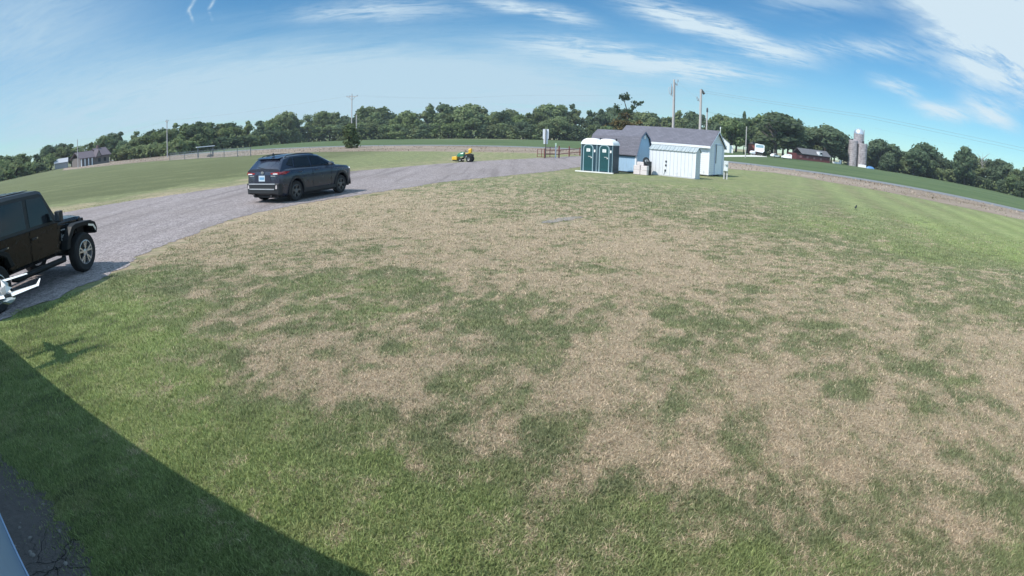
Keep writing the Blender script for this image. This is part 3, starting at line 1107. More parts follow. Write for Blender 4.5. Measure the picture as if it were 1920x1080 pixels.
def build_sheds():
    # --- small metal garden shed. Local x to the right end, y to the back, origin at the front right corner
    F = frame(UX, UY, (12.06, 37.67))
    corr = stripes_mat('white ribbed steel', (0.64, 0.65, 0.68), 0, 0.275, 0.6, 0.45, (0.03, 0.16), gcol=.62, var=.06, grime=.45)
    t = empty('garden_shed', (0, 0, 0), 0, 'small white ribbed steel garden shed with low grey roof', 'shed')
    t.matrix_world = F
    L, D, ze, zr = 3.5, 0.85, 1.80, 2.10
    m = MB()
    m.prism([(0, 0, 0), (0, D, 0), (0, D, ze), (0, D / 2, zr - .02), (0, 0, ze)], (-L, 0, 0))
    m.build('wall', corr, t)
    m = MB()
    for s in (0, 1):
        y0, y1 = (-.06, D / 2) if s == 0 else (D + .06, D / 2)
        z0 = ze - .02
        m.prism([(.06, y0, z0), (.06, y1, zr), (.06, y1, zr + .025), (.06, y0, z0 + .025)], (-L - .12, 0, 0))
    m.build('roof', stripes_mat('grey green corrugated roof', (0.36, 0.40, 0.41), 0, 0.2, 1.0, 0.45, gcol=.75, var=.12, shape='WAVE'), t)
    m = MB()
    for k in range(13):            # the scalloped ribs of the roof sheet
        x = -L - .03 + k * (L + .06) / 12
        m.tube([(x, -.075, ze + .012), (x, D / 2, zr + .035)], .03, 6)
    m.build('roof_rib', mat('grey green roof rib', (0.40, 0.44, 0.45), .45), t)
    m = MB()
    m.box((-L / 2, -.012, .04), (L + .02, .02, .08))
    m.build('base_rail', mat('grey steel rail', (0.45, 0.45, 0.46), .5), t)
    m = MB()
    for x in (-.02, -L + .02):
        m.box((x, -.012, ze / 2), (.06, .02, ze))
    m.build_each('corner_trim', TRIM, t)
    for z in (1.02, .76, .40):
        m = MB()
        m.box((-2.24 + (.02 if z > .5 else -.02), -.03, z), (.09, .05, .13), rot=Matrix.Rotation(.25, 4, 'Y'))
        m.build('latch', BLACK, t, bevel=.01)
    m = MB()
    m.tube([(-2.29, -.02, .36), (-2.31, -.03, .22), (-2.36, -.03, .1)], .012, 6)
    m.build('chain', BLACK, t)
    m = MB()
    m.box((.012, D / 2, 1.92), (.02, .12, .1))
    m.build('vent', TRIM, t)

    # --- the long white shed behind
    F = frame(UX, UY, (14.49, 41.95))
    t = empty('storage_shed', (0, 0, 0), 0, 'long white lap sided shed with grey shingle roof, largest of the sheds', 'shed')
    t.matrix_world = F
    L, D, ze, zr, fl = 8.05, 3.36, 2.40, 3.50, 0.1
    m = MB()
    m.prism([(0, 0, fl), (0, D, fl), (0, D, ze), (0, D / 2, zr - .03), (0, 0, ze)], (-L, 0, 0))
    m.build('wall', stripes_mat('white lap siding', (0.66, 0.67, 0.70), 2, 0.155, 0.55, 0.5, gcol=.78, var=.05, shape='LAP', grime=.8), t)
    m = MB()
    ov = .22
    sl = (zr - ze) / (D / 2)
    for s in (0, 1):
        y0, y1 = (-ov, D / 2) if s == 0 else (D + ov, D / 2)
        z0 = ze - ov * sl
        m.prism([(.14, y0, z0), (.14, y1, zr), (.14, y1, zr + .06), (.14, y0, z0 + .06)], (-L - .28, 0, 0))
    m.build('roof', SHINGLE, t)
    m = MB()
    m.box((-L / 2, -ov - .015, ze - ov * sl - .045), (L + .28, .03, .17))
    m.box((-L / 2, -ov / 2, ze - ov * sl - .115), (L + .2, ov, .03))
    m.build_each('fascia', TRIM, t)
    m = MB()
    for s in (0, 1):
        y0, y1 = (-ov, D / 2) if s == 0 else (D + ov, D / 2)
        z0 = ze - ov * sl
        m.prism([(.142, y0, z0 - .12), (.142, y1, zr - .12), (.142, y1, zr - .002), (.142, y0, z0 - .002)], (.025, 0, 0))
    m.build_each('rake_board', mat('blue grey trim', (0.52, 0.56, 0.66), .5), t)
    m = MB()
    m.box((.012, .045, (ze + fl) / 2), (.03, .10, ze - fl))
    m.box((-.045, -.013, (ze + fl) / 2), (.10, .026, ze - fl))
    m.box((.012, D - .045, (ze + fl) / 2), (.03, .10, ze - fl))
    m.build_each('corner_board', TRIM, t)
    # doors in the right end
    m = MB()
    m.box((.02, D * .60, 1.27), (.04, 1.55, 2.25))
    m.build('door', stripes_mat('white door boards', (0.72, 0.74, 0.78), 1, 0.2, 0.3, 0.5, (0, .06), gcol=.8), t)
    m = MB()
    for y in (D * .60 - .82, D * .60 + .82):
        m.box((.028, y, 1.27), (.056, .08, 2.35))
    m.box((.028, D * .6, 2.44), (.056, 1.72, .08))
    m.build_each('door_trim', mat('grey blue door trim', (0.45, 0.50, 0.62), .5), t)
    m = MB()
    m.box((.07, D * .40, 1.75), (.03, .05, 1.5))
    m.build('strap', BLACK, t)
    m = MB()
    for x in (-.3, -2.7, -5.2, -7.7):
        for y in (.3, D - .3):
            m.box((x, y, .05), (.3, .3, .1))
    m.build_each('foundation_block', mat('concrete block', (0.36, 0.35, 0.33), .9, bump=.3), t)

    # --- blue gambrel barn
    F = frame(UX, UY, (8.50, 40.35))
    t = empty('barn_shed', (0, 0, 0), 0, 'light blue gambrel barn shed with grey shingles behind the toilets', 'shed')
    t.matrix_world = F
    L, D, ze, zb, zr, yb = 3.9, 2.34, 1.34, 2.52, 2.98, .50
    prof = [(0, ze), (yb, zb), (D / 2, zr), (D - yb, zb), (D, ze)]
    m = MB()
    m.prism([(0, 0, .08), (0, D, .08)] + [(0, y, z - .03) for y, z in prof[::-1]], (-L, 0, 0))
    blue = stripes_mat('blue board siding', (0.32, 0.47, 0.62), 0, 0.2, 0.35, 0.55, (0, .08), gcol=.75, grime=.5)
    m.build('wall', blue, t)
    m = MB()
    pr = [(-.16, ze - .10), (yb - .03, zb + .02), (D / 2, zr), (D - yb + .03, zb + .02), (D + .16, ze - .10)]
    for (y0, z0), (y1, z1) in zip(pr, pr[1:]):
        m.prism([(.1, y0, z0), (.1, y1, z1), (.1, y1, z1 + .05), (.1, y0, z0 + .05)], (-L - .2, 0, 0))
    m.build('roof', SHINGLE, t)
    m = MB()
    for (y0, z0), (y1, z1) in zip(pr, pr[1:]):
        m.prism([(.102, y0, z0 - .1), (.102, y1, z1 - .1), (.102, y1, z1 - .002), (.102, y0, z0 - .002)], (.025, 0, 0))
    m.build_each('rake_board', mat('dark blue trim', (0.10, 0.14, 0.22), .6), t)
    m = MB()
    m.box((-.05, -.013, (ze + .0) / 2), (.11, .026, ze - .2))
    m.box((.013, .045, (ze + .0) / 2), (.026, .09, ze - .2))
    m.box((-L + .05, -.013, ze / 2), (.11, .026, ze - .2))
    m.build_each('corner_board', TRIM, t)
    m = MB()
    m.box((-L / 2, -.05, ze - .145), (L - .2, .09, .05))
    m.build('painted_eave_shadow', mat('painted eave shadow', (0.05, 0.06, 0.08), .7), t)  # dark strip painting the shade under the eave
    m = MB()
    m.box((.02, D / 2, 2.60), (.04, .26, .26))
    for k in range(4):
        m.box((.045, D / 2, 2.51 + k * .06), (.02, .22, .02))
    m.build('gable_vent', TRIM, t)
    m = MB()
    m.box((-L / 2, D / 2, .04), (L - .1, D - .1, .08))
    m.build('skid', mat('dark timber skid', (0.06, 0.05, 0.045), .9), t)


build_sheds()


def build_toilets():
    w = Vector((math.cos(R(-30)), math.sin(R(-30)), 0))
    P = Vector((6.50, 38.47, 0))
    teal = mat('dark teal toilet plastic', (0.012, 0.040, 0.060), 0.42, var=.1)
    door_m = mat('green teal door plastic', (0.010, 0.062, 0.070), 0.38, var=.12)
    frame_m = mat('pale grey blue plastic frame', (0.24, 0.34, 0.38), 0.45)
    roof_m = mat('white translucent roof plastic', (0.74, 0.74, 0.74), 0.45, var=.03)
    paper = mat('white paper notice', (0.78, 0.79, 0.78), 0.7, var=.03)
    ink = mat('printed grey lines', (0.2, 0.21, 0.22), 0.7)
    labels = ['dark teal portable toilet with white roof, farther from the blue barn', 'dark teal portable toilet with white roof, right beside the blue barn']
    W, D, H = 1.14, 1.22, 1.98
    for i, label in enumerate(labels):
        t = empty('portable_toilet', (0, 0, 0), 0, label, 'portable toilet', 'pair of portable toilets')
        C = P - w * ((1 - i) * 1.16 + W / 2)
        t.matrix_world = frame(w.x, w.y, (C.x, C.y), .05)      # x along the front, y to the back
        m = MB()
        arch = [(-W / 2, H - .12)] + [(-W / 2 * math.cos(a), H - .12 + .20 * math.sin(a)) for a in np.linspace(.2, PI - .2, 9)] + [(W / 2, H - .12)]
        m.prism([(-W / 2, 0, 0), (W / 2, 0, 0)] + [(x, 0, z) for x, z in arch[::-1]], (0, D, 0))
        for k in range(5):                          # ribs in the side panels
            y = .16 + k * .22
            m.box((W / 2 + .006, y, .95), (.02, .06, 1.6))
            m.box((-W / 2 - .006, y, .95), (.02, .06, 1.6))
        m.build('body', teal, t, bevel=.015)
        m = MB()
        # bulging roof: an arched shell, overhanging
        secs = []
        for y, k in ((-.05, .86), (-.02, .97), (.25, 1.0), (.95, 1.0), (D + .02, .97), (D + .05, .86)):
            ring = []
            for a in np.linspace(0, PI, 13):
                ring.append((-(W / 2 + .03) * math.cos(a), y, H - .13 + (.43 * math.sin(a)) * k))
            secs.append(ring)
        vs = [p for r_ in secs for p in r_]
        n = 13
        fs = [(r_ * n + c, r_ * n + c + 1, (r_ + 1) * n + c + 1, (r_ + 1) * n + c) for r_ in range(len(secs) - 1) for c in range(n - 1)]
        fs += [tuple(range(n)), tuple((len(secs) - 1) * n + c for c in range(n))[::-1]]
        fs += [(r_ * n, (r_ + 1) * n, (r_ + 1) * n + n - 1, r_ * n + n - 1) for r_ in range(len(secs) - 1)]
        m.add(vs, fs)
        m.build('roof', roof_m, t, smooth=50)
        # door with an arched top
        dw, dh = .62, 1.80

        def arc_poly(hw, h, r, z0):
            return [(-hw, z0), (hw, z0)] + [(hw - r + r * math.cos(a), h - r + r * math.sin(a)) for a in np.linspace(0, PI / 2, 5)] + [(-hw + r + r * math.cos(a), h - r + r * math.sin(a)) for a in np.linspace(PI / 2, PI, 5)]
        cx = -.04
        m = MB()
        m.prism([(cx + x, -.02, z) for x, z in arc_poly(dw / 2, dh, .24, .08)], (0, .02, 0))
        for z in (1.12, .82, .38):
            m.box((cx, -.024, z), (.42, .012, .03))
        d = m.build('door', door_m, t)
        m = MB()
        a_, b_ = arc_poly(dw / 2 + .065, dh + .065, .29, .03), arc_poly(dw / 2, dh, .24, .03)
        nn = len(a_)
        vs = [(cx + x, -.04, z) for x, z in a_] + [(cx + x, -.04, z) for x, z in b_] + [(cx + x, 0, z) for x, z in a_] + [(cx + x, 0, z) for x, z in b_]
        fs = []
        for k in range(nn):
            j = (k + 1) % nn
            if k == 0:
                continue
            fs += [(k, j, nn + j, nn + k), (k, 2 * nn + k, 2 * nn + j, j), (nn + k, nn + j, 3 * nn + j, 3 * nn + k)]
        m.add(vs, fs)
        m.build('door_frame', frame_m, t)
        m = MB()
        m.box((cx, -.028, 1.46), (.26, .012, .21))
        nt = m.build('notice', paper, d)
        m = MB()
        for k in range(4):
            m.box((cx, -.0355, 1.52 - k * .04), (.18 - .03 * (k % 2), .003, .014))
        m.build('notice_print', ink, d)
        m = MB()
        m.box((cx + .10, -.035, 1.03), (.2, .03, .035))
        m.box((cx + .24, -.04, .96), (.09, .04, .09))
        m.build('latch', mat('grey latch plastic', (0.5, 0.52, 0.52), .4), d, bevel=.008)
        m = MB()
        m.box((cx + .455, -.012, 1.42), (.10, .016, .17))
        m.build('service_card', paper, t)
        m = MB()
        for x in (-W / 2 + .02, W / 2 - .02):
            m.box((x, -.015, H / 2 - .05), (.032, .04, H - .1))
        m.build_each('corner_post', frame_m, t, bevel=.01)
        m = MB()
        m.box((0, D / 2, -.015), (W + .04, D + .06, .07))
        m.build('base', BLACK, t)
        m = MB()
        m.lathe([(.05, 0), (.05, .32), (.07, .33), (.07, .36), (0.001, .40)], 10, Matrix.Translation((W / 2 - .18, D - .16, H - .05)))
        m.build('vent_pipe', BLACK, t)
    c = P - w * 1.25 - Vector((-w.y, w.x, 0)) * .14
    o = empty('plank', (c.x, c.y, 0), math.atan2(w.y, w.x), 'white plank lying on the grass in front of the portable toilets', 'plank')
    m = MB()
    m.box((0, 0, .035), (2.75, .2, .07))
    m.build('board', mat('white weathered board', (0.68, 0.67, 0.64), .7, bump=.2), o, bevel=.01)


build_toilets()


def build_yard():
    # concrete blocks stacked between barn and garden shed
    cm = mat('pinkish concrete block', (0.60, 0.54, 0.54), .9, bump=.4, var=.15)
    v = Vector((-UY, UX, 0))
    u = Vector((UX, UY, 0))
    B = Vector((8.32, 39.25, 0))
    spots = [(0.08, 0, 0, 'bottom of the stack nearest the barn corner'), (0.08, 0, 1, 'middle of the stack nearest the barn corner'), (0.30, .03, 2, 'topmost, tilted above the others'),
             (0.62, -.03, 0, 'bottom one against the garden shed'), (0.64, -.03, 1, 'upper one against the garden shed')]
    for x, y, k, lab in spots:
        p = B + u * x + v * y
        o = empty('concrete_block', (p.x, p.y, .01 + k * .315), math.atan2(u.y, u.x) + (.12 if k == 2 else random.uniform(-.06, .06)), 'pale concrete block between the sheds, ' + lab, 'block', 'concrete blocks between the sheds')
        m = MB()
        h = .31 if k < 2 else .24
        m.box((0, 0, h / 2), (.5, .3, h))
        m.build('block', cm, o, bevel=.02)
    # an old tyre and a black drum leaning there
    p = B + u * .62 + v * .42
    o = empty('black_barrel', (p.x, p.y, 0), 0, 'black barrel standing behind the concrete blocks in shade', 'barrel')
    m = MB()
    m.lathe([(.26, 0), (.28, .02), (.28, .30), (.295, .32), (.28, .34), (.28, .62), (.295, .64), (.28, .66), (.28, .92), (.26, .94), (.0001, .93)], 18)
    m.build('drum', BLACK, o, smooth=40)
    p = B + u * .52 + v * .16
    o = empty('machine_wheel', (p.x, p.y, .63), math.atan2(u.y, u.x), 'dark machine wheel leaning on the concrete blocks', 'wheel')
    Q = Matrix.Translation((.1, .05, .3)) @ Matrix.Rotation(R(72), 4, 'Y') @ Matrix.Rotation(R(20), 4, 'X')
    m = MB()
    m.lathe([(.17, -.07), (.26, -.07), (.3, -.04), (.3, .04), (.26, .07), (.17, .07)], 18, Q, close=True)
    m.build('tyre', BLACK, o, smooth=45)
    m = MB()
    m.lathe([(.0001, -.02), (.17, -.05), (.175, 0), (.17, .05), (.0001, .02)], 14, Q)
    m.build('rim', mat('worn grey rim', (.4, .36, .35), .5, .4), o, smooth=30)
    m = MB()
    m.tube([(-.05, -.05, .02), (.12, -.14, .36)], .03, 6)
    m.build('brace', TRIM, o)

    # meter box on two posts
    o = empty('meter_box', (15.2, 40.15, 0), math.atan2(UY, UX) + .35, 'grey electric meter box on two posts right of the white shed', 'meter box')
    gm = mat('weathered grey post', (.46, .45, .46), .8, bump=.3)
    gb = mat('grey painted steel box', (.56, .58, .58), .45)
    for x in (-.10, .12):
        m = MB()
        m.box((x, .03, .38), (.09, .09, .8))
        m.build('post', gm, o)
    m = MB()
    m.box((.01, -.02, .95), (.34, .16, .74))
    bx = m.build('box', gb, o, bevel=.015)
    m = MB()
    m.box((.01, -.108, .74), (.28, .016, .26))
    m.build('panel', mat('pale grey panel', (.66, .67, .67), .4), bx)
    m = MB()
    m.lathe([(.085, 0), (.085, .06), (.07, .09), (.0001, .1)], 16, Matrix.Translation((.03, -.1, 1.10)) @ Matrix.Rotation(R(90), 4, 'X'))
    m.build('meter', mat('glass meter dome', (.5, .52, .53), .12), bx, smooth=40)
    m = MB()
    m.tube([(.0, .0, .6), (.0, .0, .0)], .03, 8)
    m.build('conduit', mat('dark conduit', (.08, .08, .09), .5), o)
    # crow on the lawn
    x, y = gp(1604, 393)
    o = empty('blackbird', (x, y, 0), R(40), 'small black bird standing alone on the right lawn', 'bird')
    m = MB()
    bl = mat('black feathers', (.008, .008, .009), .5)
    m.loft([(-.2, [(0, .095), (.012, .10), (0, .11)]), (-.12, [(0, .08), (.03, .1), (0, .125)]), (-.03, [(0, .06), (.06, .11), (0, .165)]), (.05, [(0, .075), (.055, .13), (0, .19)]), (.10, [(0, .14), (.032, .18), (0, .225)]), (.14, [(0, .19), (.03, .215), (0, .245)]), (.17, [(0, .2), (.015, .215), (0, .23)]), (.21, [(0, .203), (.004, .208), (0, .212)])])
    for s in (-1, 1):
        m.tube([(.02, .025 * s, .08), (.03, .028 * s, 0.0)], .006, 5)
    m.build('body', bl, o, smooth=60)


build_yard()

# ------------------------------------------------------------------ poles, wires, sign, fences
WOOD_G = mat('weathered grey timber', (.40, .375, .37), .85, bump=.3, vscale=2)
WOOD_D = mat('brown timber', (.20, .17, .15), .85, bump=.3)
CER = mat('grey insulator', (.25, .26, .28), .3)
WIRE = mat('aluminium wire', (.22, .23, .25), .5)


def pole(name, loc, h, label, r0=.16, r1=.11, m_=None, arm=0.0, arm_az=0.0, lean=(0, 0)):
    o = empty(name, (loc[0], loc[1], 0), 0, label, 'utility pole', 'utility poles')
    m = MB()
    m.tube([(0, 0, -.2), (lean[0] * .5, lean[1] * .5, h * .5), (lean[0], lean[1], h)], [r0, (r0 + r1) / 2, r1], 10)
    m.build('mast', m_ or WOOD_G, o, smooth=50)
    if arm:
        ca, sa = math.cos(arm_az), math.sin(arm_az)
        m = MB()
        m.box((lean[0], lean[1], h - .35), (arm, .12, .12), rot=Matrix.Rotation(arm_az, 4, 'Z'))
        cr = m.build('crossarm', m_ or WOOD_G, o)
        for k in (-.46, -.2, .46):
            m = MB()
            m.lathe([(.03, 0), (.09, .06), (.09, .14), (.05, .22), (.0001, .24)], 8, Matrix.Translation((lean[0] + ca * arm * k, lean[1] + sa * arm * k, h - .29)))
            m.build('insulator', CER, cr)
        m = MB()
        m.lathe([(.03, 0), (.07, .08), (.07, .2), (.0001, .3)], 8, Matrix.Translation((lean[0], lean[1], h)))
        m.build('insulator', CER, cr)
        for s in (-1, 1):
            m = MB()
            m.tube([(lean[0] + ca * arm * .3 * s, lean[1] + sa * arm * .3 * s, h - .41), (lean[0], lean[1], h - 1.1)], .03, 5)
            m.build('brace', WOOD_D, o)
    return o


def at(px, py, D):
    d = ray(px, py)
    k = D / math.hypot(d.x, d.y)
    return Vector((d.x * k, d.y * k, CAM_H + d.z * k))


def wire(pts, label, sag=.5, r=.016):
    m = MB()
    for a, b in zip(pts, pts[1:]):
        a, b = Vector(a), Vector(b)
        line = []
        for k in range(15):
            f = k / 14
            p = a.lerp(b, f)
            p.z -= sag * 4 * f * (1 - f)
            line.append(p)
        m.tube(line, r, 4)
    o = m.build('power_line', WIRE)
    return tag(o, label, 'power line', 'power lines')


def build_poles():
    T = {}

    def put(key, px, py, D, *a, **k):
        p = at(px, py, D)
        T[key] = p
        return pole('utility_pole', (p.x, p.y), p.z, *a, **k), p
    ra = math.atan2(42, -94)
    put('mid', 660, 178, 122, 'grey crossarm pole rising above the lone roadside bush', .15, .1, arm=2.7, arm_az=R(-16))
    put('stub', 668.5, 215, 150, 'short bare grey pole just right of the lone roadside bush', .16, .13)
    put('left', 313, 225, 165, 'grey crossarm pole among the trees left of the chain-link fence', .17, .12, arm=2.7, arm_az=R(-35))
    put('far', 145, 262, 190, 'small far crossarm pole in front of the gabled house', .17, .12, arm=2.7, arm_az=R(-44))
    o, p = put('big', 1264, 149, 88, 'tallest pale pole with a cutout bracket behind the long white shed', .21, .13)
    h = p.z
    m = MB()
    m.tube([(0, 0, h - .3), (.25, .02, h - .55), (.45, .05, h - .8)], .04, 6)
    m.tube([(.0, 0, h - .9), (.5, .05, h - .6), (.62, .06, h - .2)], .025, 6)
    m.build('bracket', CER, o)
    for x, z in ((.62, -.1), (.48, -.75)):
        m = MB()
        m.lathe([(.04, -.2), (.09, -.12), (.05, -.04), (.09, .04), (.05, .12), (.03, .2)], 8, Matrix.Translation((x, .06, h + z)))
        m.build('insulator', CER, o)
    m = MB()
    m.tube([(-.1, 0, h - 2.55), (-.4, 0, h - 2.5), (-.72, 0, h - 2.1), (-.8, 0, h - 1.5), (-.72, 0, h - 1.2)], .05, 6)
    m.build('cable_loop', mat('pale cable', (.45, .46, .48), .5), o)
    m = MB()
    m.lathe([(.1, -.75), (.12, -.7), (.12, .4), (.07, .55), (.04, .9)], 10, Matrix.Translation((-.38, -.05, h - 1.6)))
    m.build('cutout', CER, o, smooth=40)
    m = MB()
    m.tube([(.13, -.12, h - .6), (.16, -.14, h * .5), (.19, -.17, 0)], .035, 6)
    m.build('conduit', mat('dark grey conduit', (.13, .14, .16), .5), o)

    o, p = put('second', 1314.5, 168, 72, 'pale leaning pole second of the pair behind the long white shed', .2, .15, lean=(.0, 0))
    h = p.z
    m = MB()
    m.lathe([(.14, -.35), (.16, -.3), (.16, .2), (.10, .34), (.03, .4)], 10, Matrix.Translation((.22, 0, h - .25)) @ Matrix.Rotation(R(-38), 4, 'Y'))
    m.build('transformer', mat('dark steel can', (.06, .065, .07), .45), o, smooth=40)
    m = MB()
    m.tube([(0, 0, h - 1.45), (-.45, 0, h - 1.4), (-.5, 0, h - 1.1)], .035, 6)
    m.build('bracket', CER, o)
    for x, z in ((-.5, -1.05), (-.3, -1.25)):
        m = MB()
        m.lathe([(.03, -.12), (.08, -.05), (.05, .02), (.07, .08), (.02, .16)], 8, Matrix.Translation((x, 0, h + z)))
        m.build('insulator', CER, o)
    o, p = put('third', 1326, 206, 108, 'thin short pole right of the pale leaning pole', .17, .13)
    h = p.z
    m = MB()
    m.lathe([(.16, -.4), (.18, -.3), (.18, .25), (.08, .4)], 10, Matrix.Translation((0, -.05, h)))
    m.build('transformer', mat('dark steel can', (.06, .065, .07), .45), o, smooth=40)
    put('farm', 1400, 237, 150, 'bare grey pole beside the pale farm driveway', .14, .11)
    q = at(1351, 238, 62)
    o = empty('vent_mast', (q.x, q.y, 0), 0, 'thin white mast showing above the right end of the white shed', 'mast')
    m = MB()
    m.tube([(0, 0, 0), (0, 0, q.z)], .035, 6)
    m.tube([(0, 0, q.z - .25), (0, 0, q.z - .02)], .06, 6)
    m.build('mast', TRIM, o)
    # wires
    A = T['mid']
    Bp = T['left']
    Cp = T['far']
    for k, s in enumerate((-1.2, 1.2)):
        off = Vector((math.cos(R(-25)) * s, math.sin(R(-25)) * s, -.1))
        wire([at(-60, 305, 190) + off, Cp + off, Bp + off, A + off, at(960, 178, 160) + off, at(1264, 175, 300) + off], ['roadside power line strung from pole to pole on the left, nearer strand', 'roadside power line strung from pole to pole on the left, farther strand'][k], 1.0, .006)
    G, S = T['big'], T['second']
    wire([S + Vector((0, 0, -.1)), at(1620, 215, 66), at(1975, 290, 74)], 'upper of two close wires sloping down across the right sky', .25, .010)
    wire([S + Vector((0, 0, -.35)), at(1620, 220, 68), at(1975, 296, 76)], 'lower of two close wires sloping down across the right sky', .25, .010)
    wire([G + Vector((.6, 0, -.2)), S + Vector((-.4, 0, -1.1))], 'short wire between the two tall poles behind the shed', .15, .008)
    wire([T['third'] + Vector((0, 0, -.3)), at(1372, 213, 120), at(1440, 224, 130), at(1520, 236, 140)], 'pale wire crossing in front of the farm trees', .3, .016)
    wire([at(1640, 240, 240), at(1790, 270, 250), at(1960, 318, 250)], 'thin far wire above the trees right of the silo', .5, .010)

    # white sign boards on a dark post by the drive
    o = empty('sign_post', (3.15, 60.2, 0), 0, 'white sign boards on a dark post beside the red fence', 'sign')
    m = MB()
    m.box((0, -.05, 1.52), (.085, .1, 3.06))
    m.build('post', mat('dark sign post', (.07, .065, .06), .7), o)
    m = MB()
    m.box((-.005, .03, 2.57), (.60, .03, .96))
    m.prism([(-.305, .015, 2.09), (.295, .015, 2.09), (.22, .015, 1.96), (-.225, .015, 1.96)], (0, .03, 0))
    m.build('upper_board', TRIM, o)
    m = MB()
    m.box((-.005, .03, 1.73), (.43, .03, .45))
    m.build('lower_board', TRIM, o)
    # rusty red rail fence along the drive entrance
    red = mat('rust red painted pipe', (.17, .052, .045), .7, var=.3)
    pts = [(1021, 296.5, 1.0), (1048, 296.5, 1.3), (1067, 293.5, 1.2), (1087, 291.5, 1.0), (1106, 289.5, 1.0)]
    ps = []
    o = empty('pipe_fence', (0, 0, 0), 0, 'rust red pipe rail fence behind the gravel drive', 'fence')
    for px, py, h in pts:
        x, y = gp(px, py)
        ps.append(Vector((x, y, 0)))
        m = MB()
        m.tube([(x, y, 0), (x, y, h)], .07, 8)
        m.build('post', red, o)
    for z in (.42, .85):
        for a, b in list(zip(ps, ps[1:])):
            m = MB()
            m.tube([a + Vector((0, 0, z)), b + Vector((0, 0, z))], .045, 6)
            m.build('rail', red, o)
    # gate panel of thin pipes
    x, y = gp(1023, 297)
    g = empty('pipe_gate', (x, y, 0), 0, 'open dark red tube gate below the white sign boards', 'gate')
    x2, y2 = gp(1042, 297)
    wv = Vector((x2 - x, y2 - y, 0))
    m = MB()
    for f in (0, .42, 1):
        m.tube([wv * f + Vector((0, 0, .12)), wv * f + Vector((0, 0, 1.2))], .035, 6)
    m.build_each('upright', red, g)
    m = MB()
    for z in (.14, .5, .85, 1.15):
        m.tube([Vector((0, 0, z)), wv + Vector((0, 0, z))], .025, 6)
    m.build('rail', red, g)
    g2 = empty('pipe_gate', (x, y, 0), 0, 'smaller red tube gate leaf left of the white sign boards', 'gate')
    wv = Vector((-.85, .3, 0))
    m = MB()
    for f in (.0, .5, 1):
        m.tube([wv * f + Vector((0, 0, .1)), wv * f + Vector((0, 0, .95))], .03, 6)
    for z in (.15, .45, .9):
        m.tube([Vector((0, 0, z)), wv + Vector((0, 0, z))], .022, 6)
    m.build('leaf', red, g2)
    x, y = gp(1041.5, 297)
    o = empty('gate_post', (x, y, 0), 0, 'pale grey gate post with green cap among the red rails', 'post')
    m = MB()
    m.box((0, 0, .72), (.13, .13, 1.44))
    m.build('post', mat('pale grey post', (.55, .57, .6), .6), o)
    m = MB()
    m.box((0, 0, 1.53), (.14, .14, .18))
    m.build('cap', mat('pale green cap', (.45, .6, .42), .5), o)


build_poles()


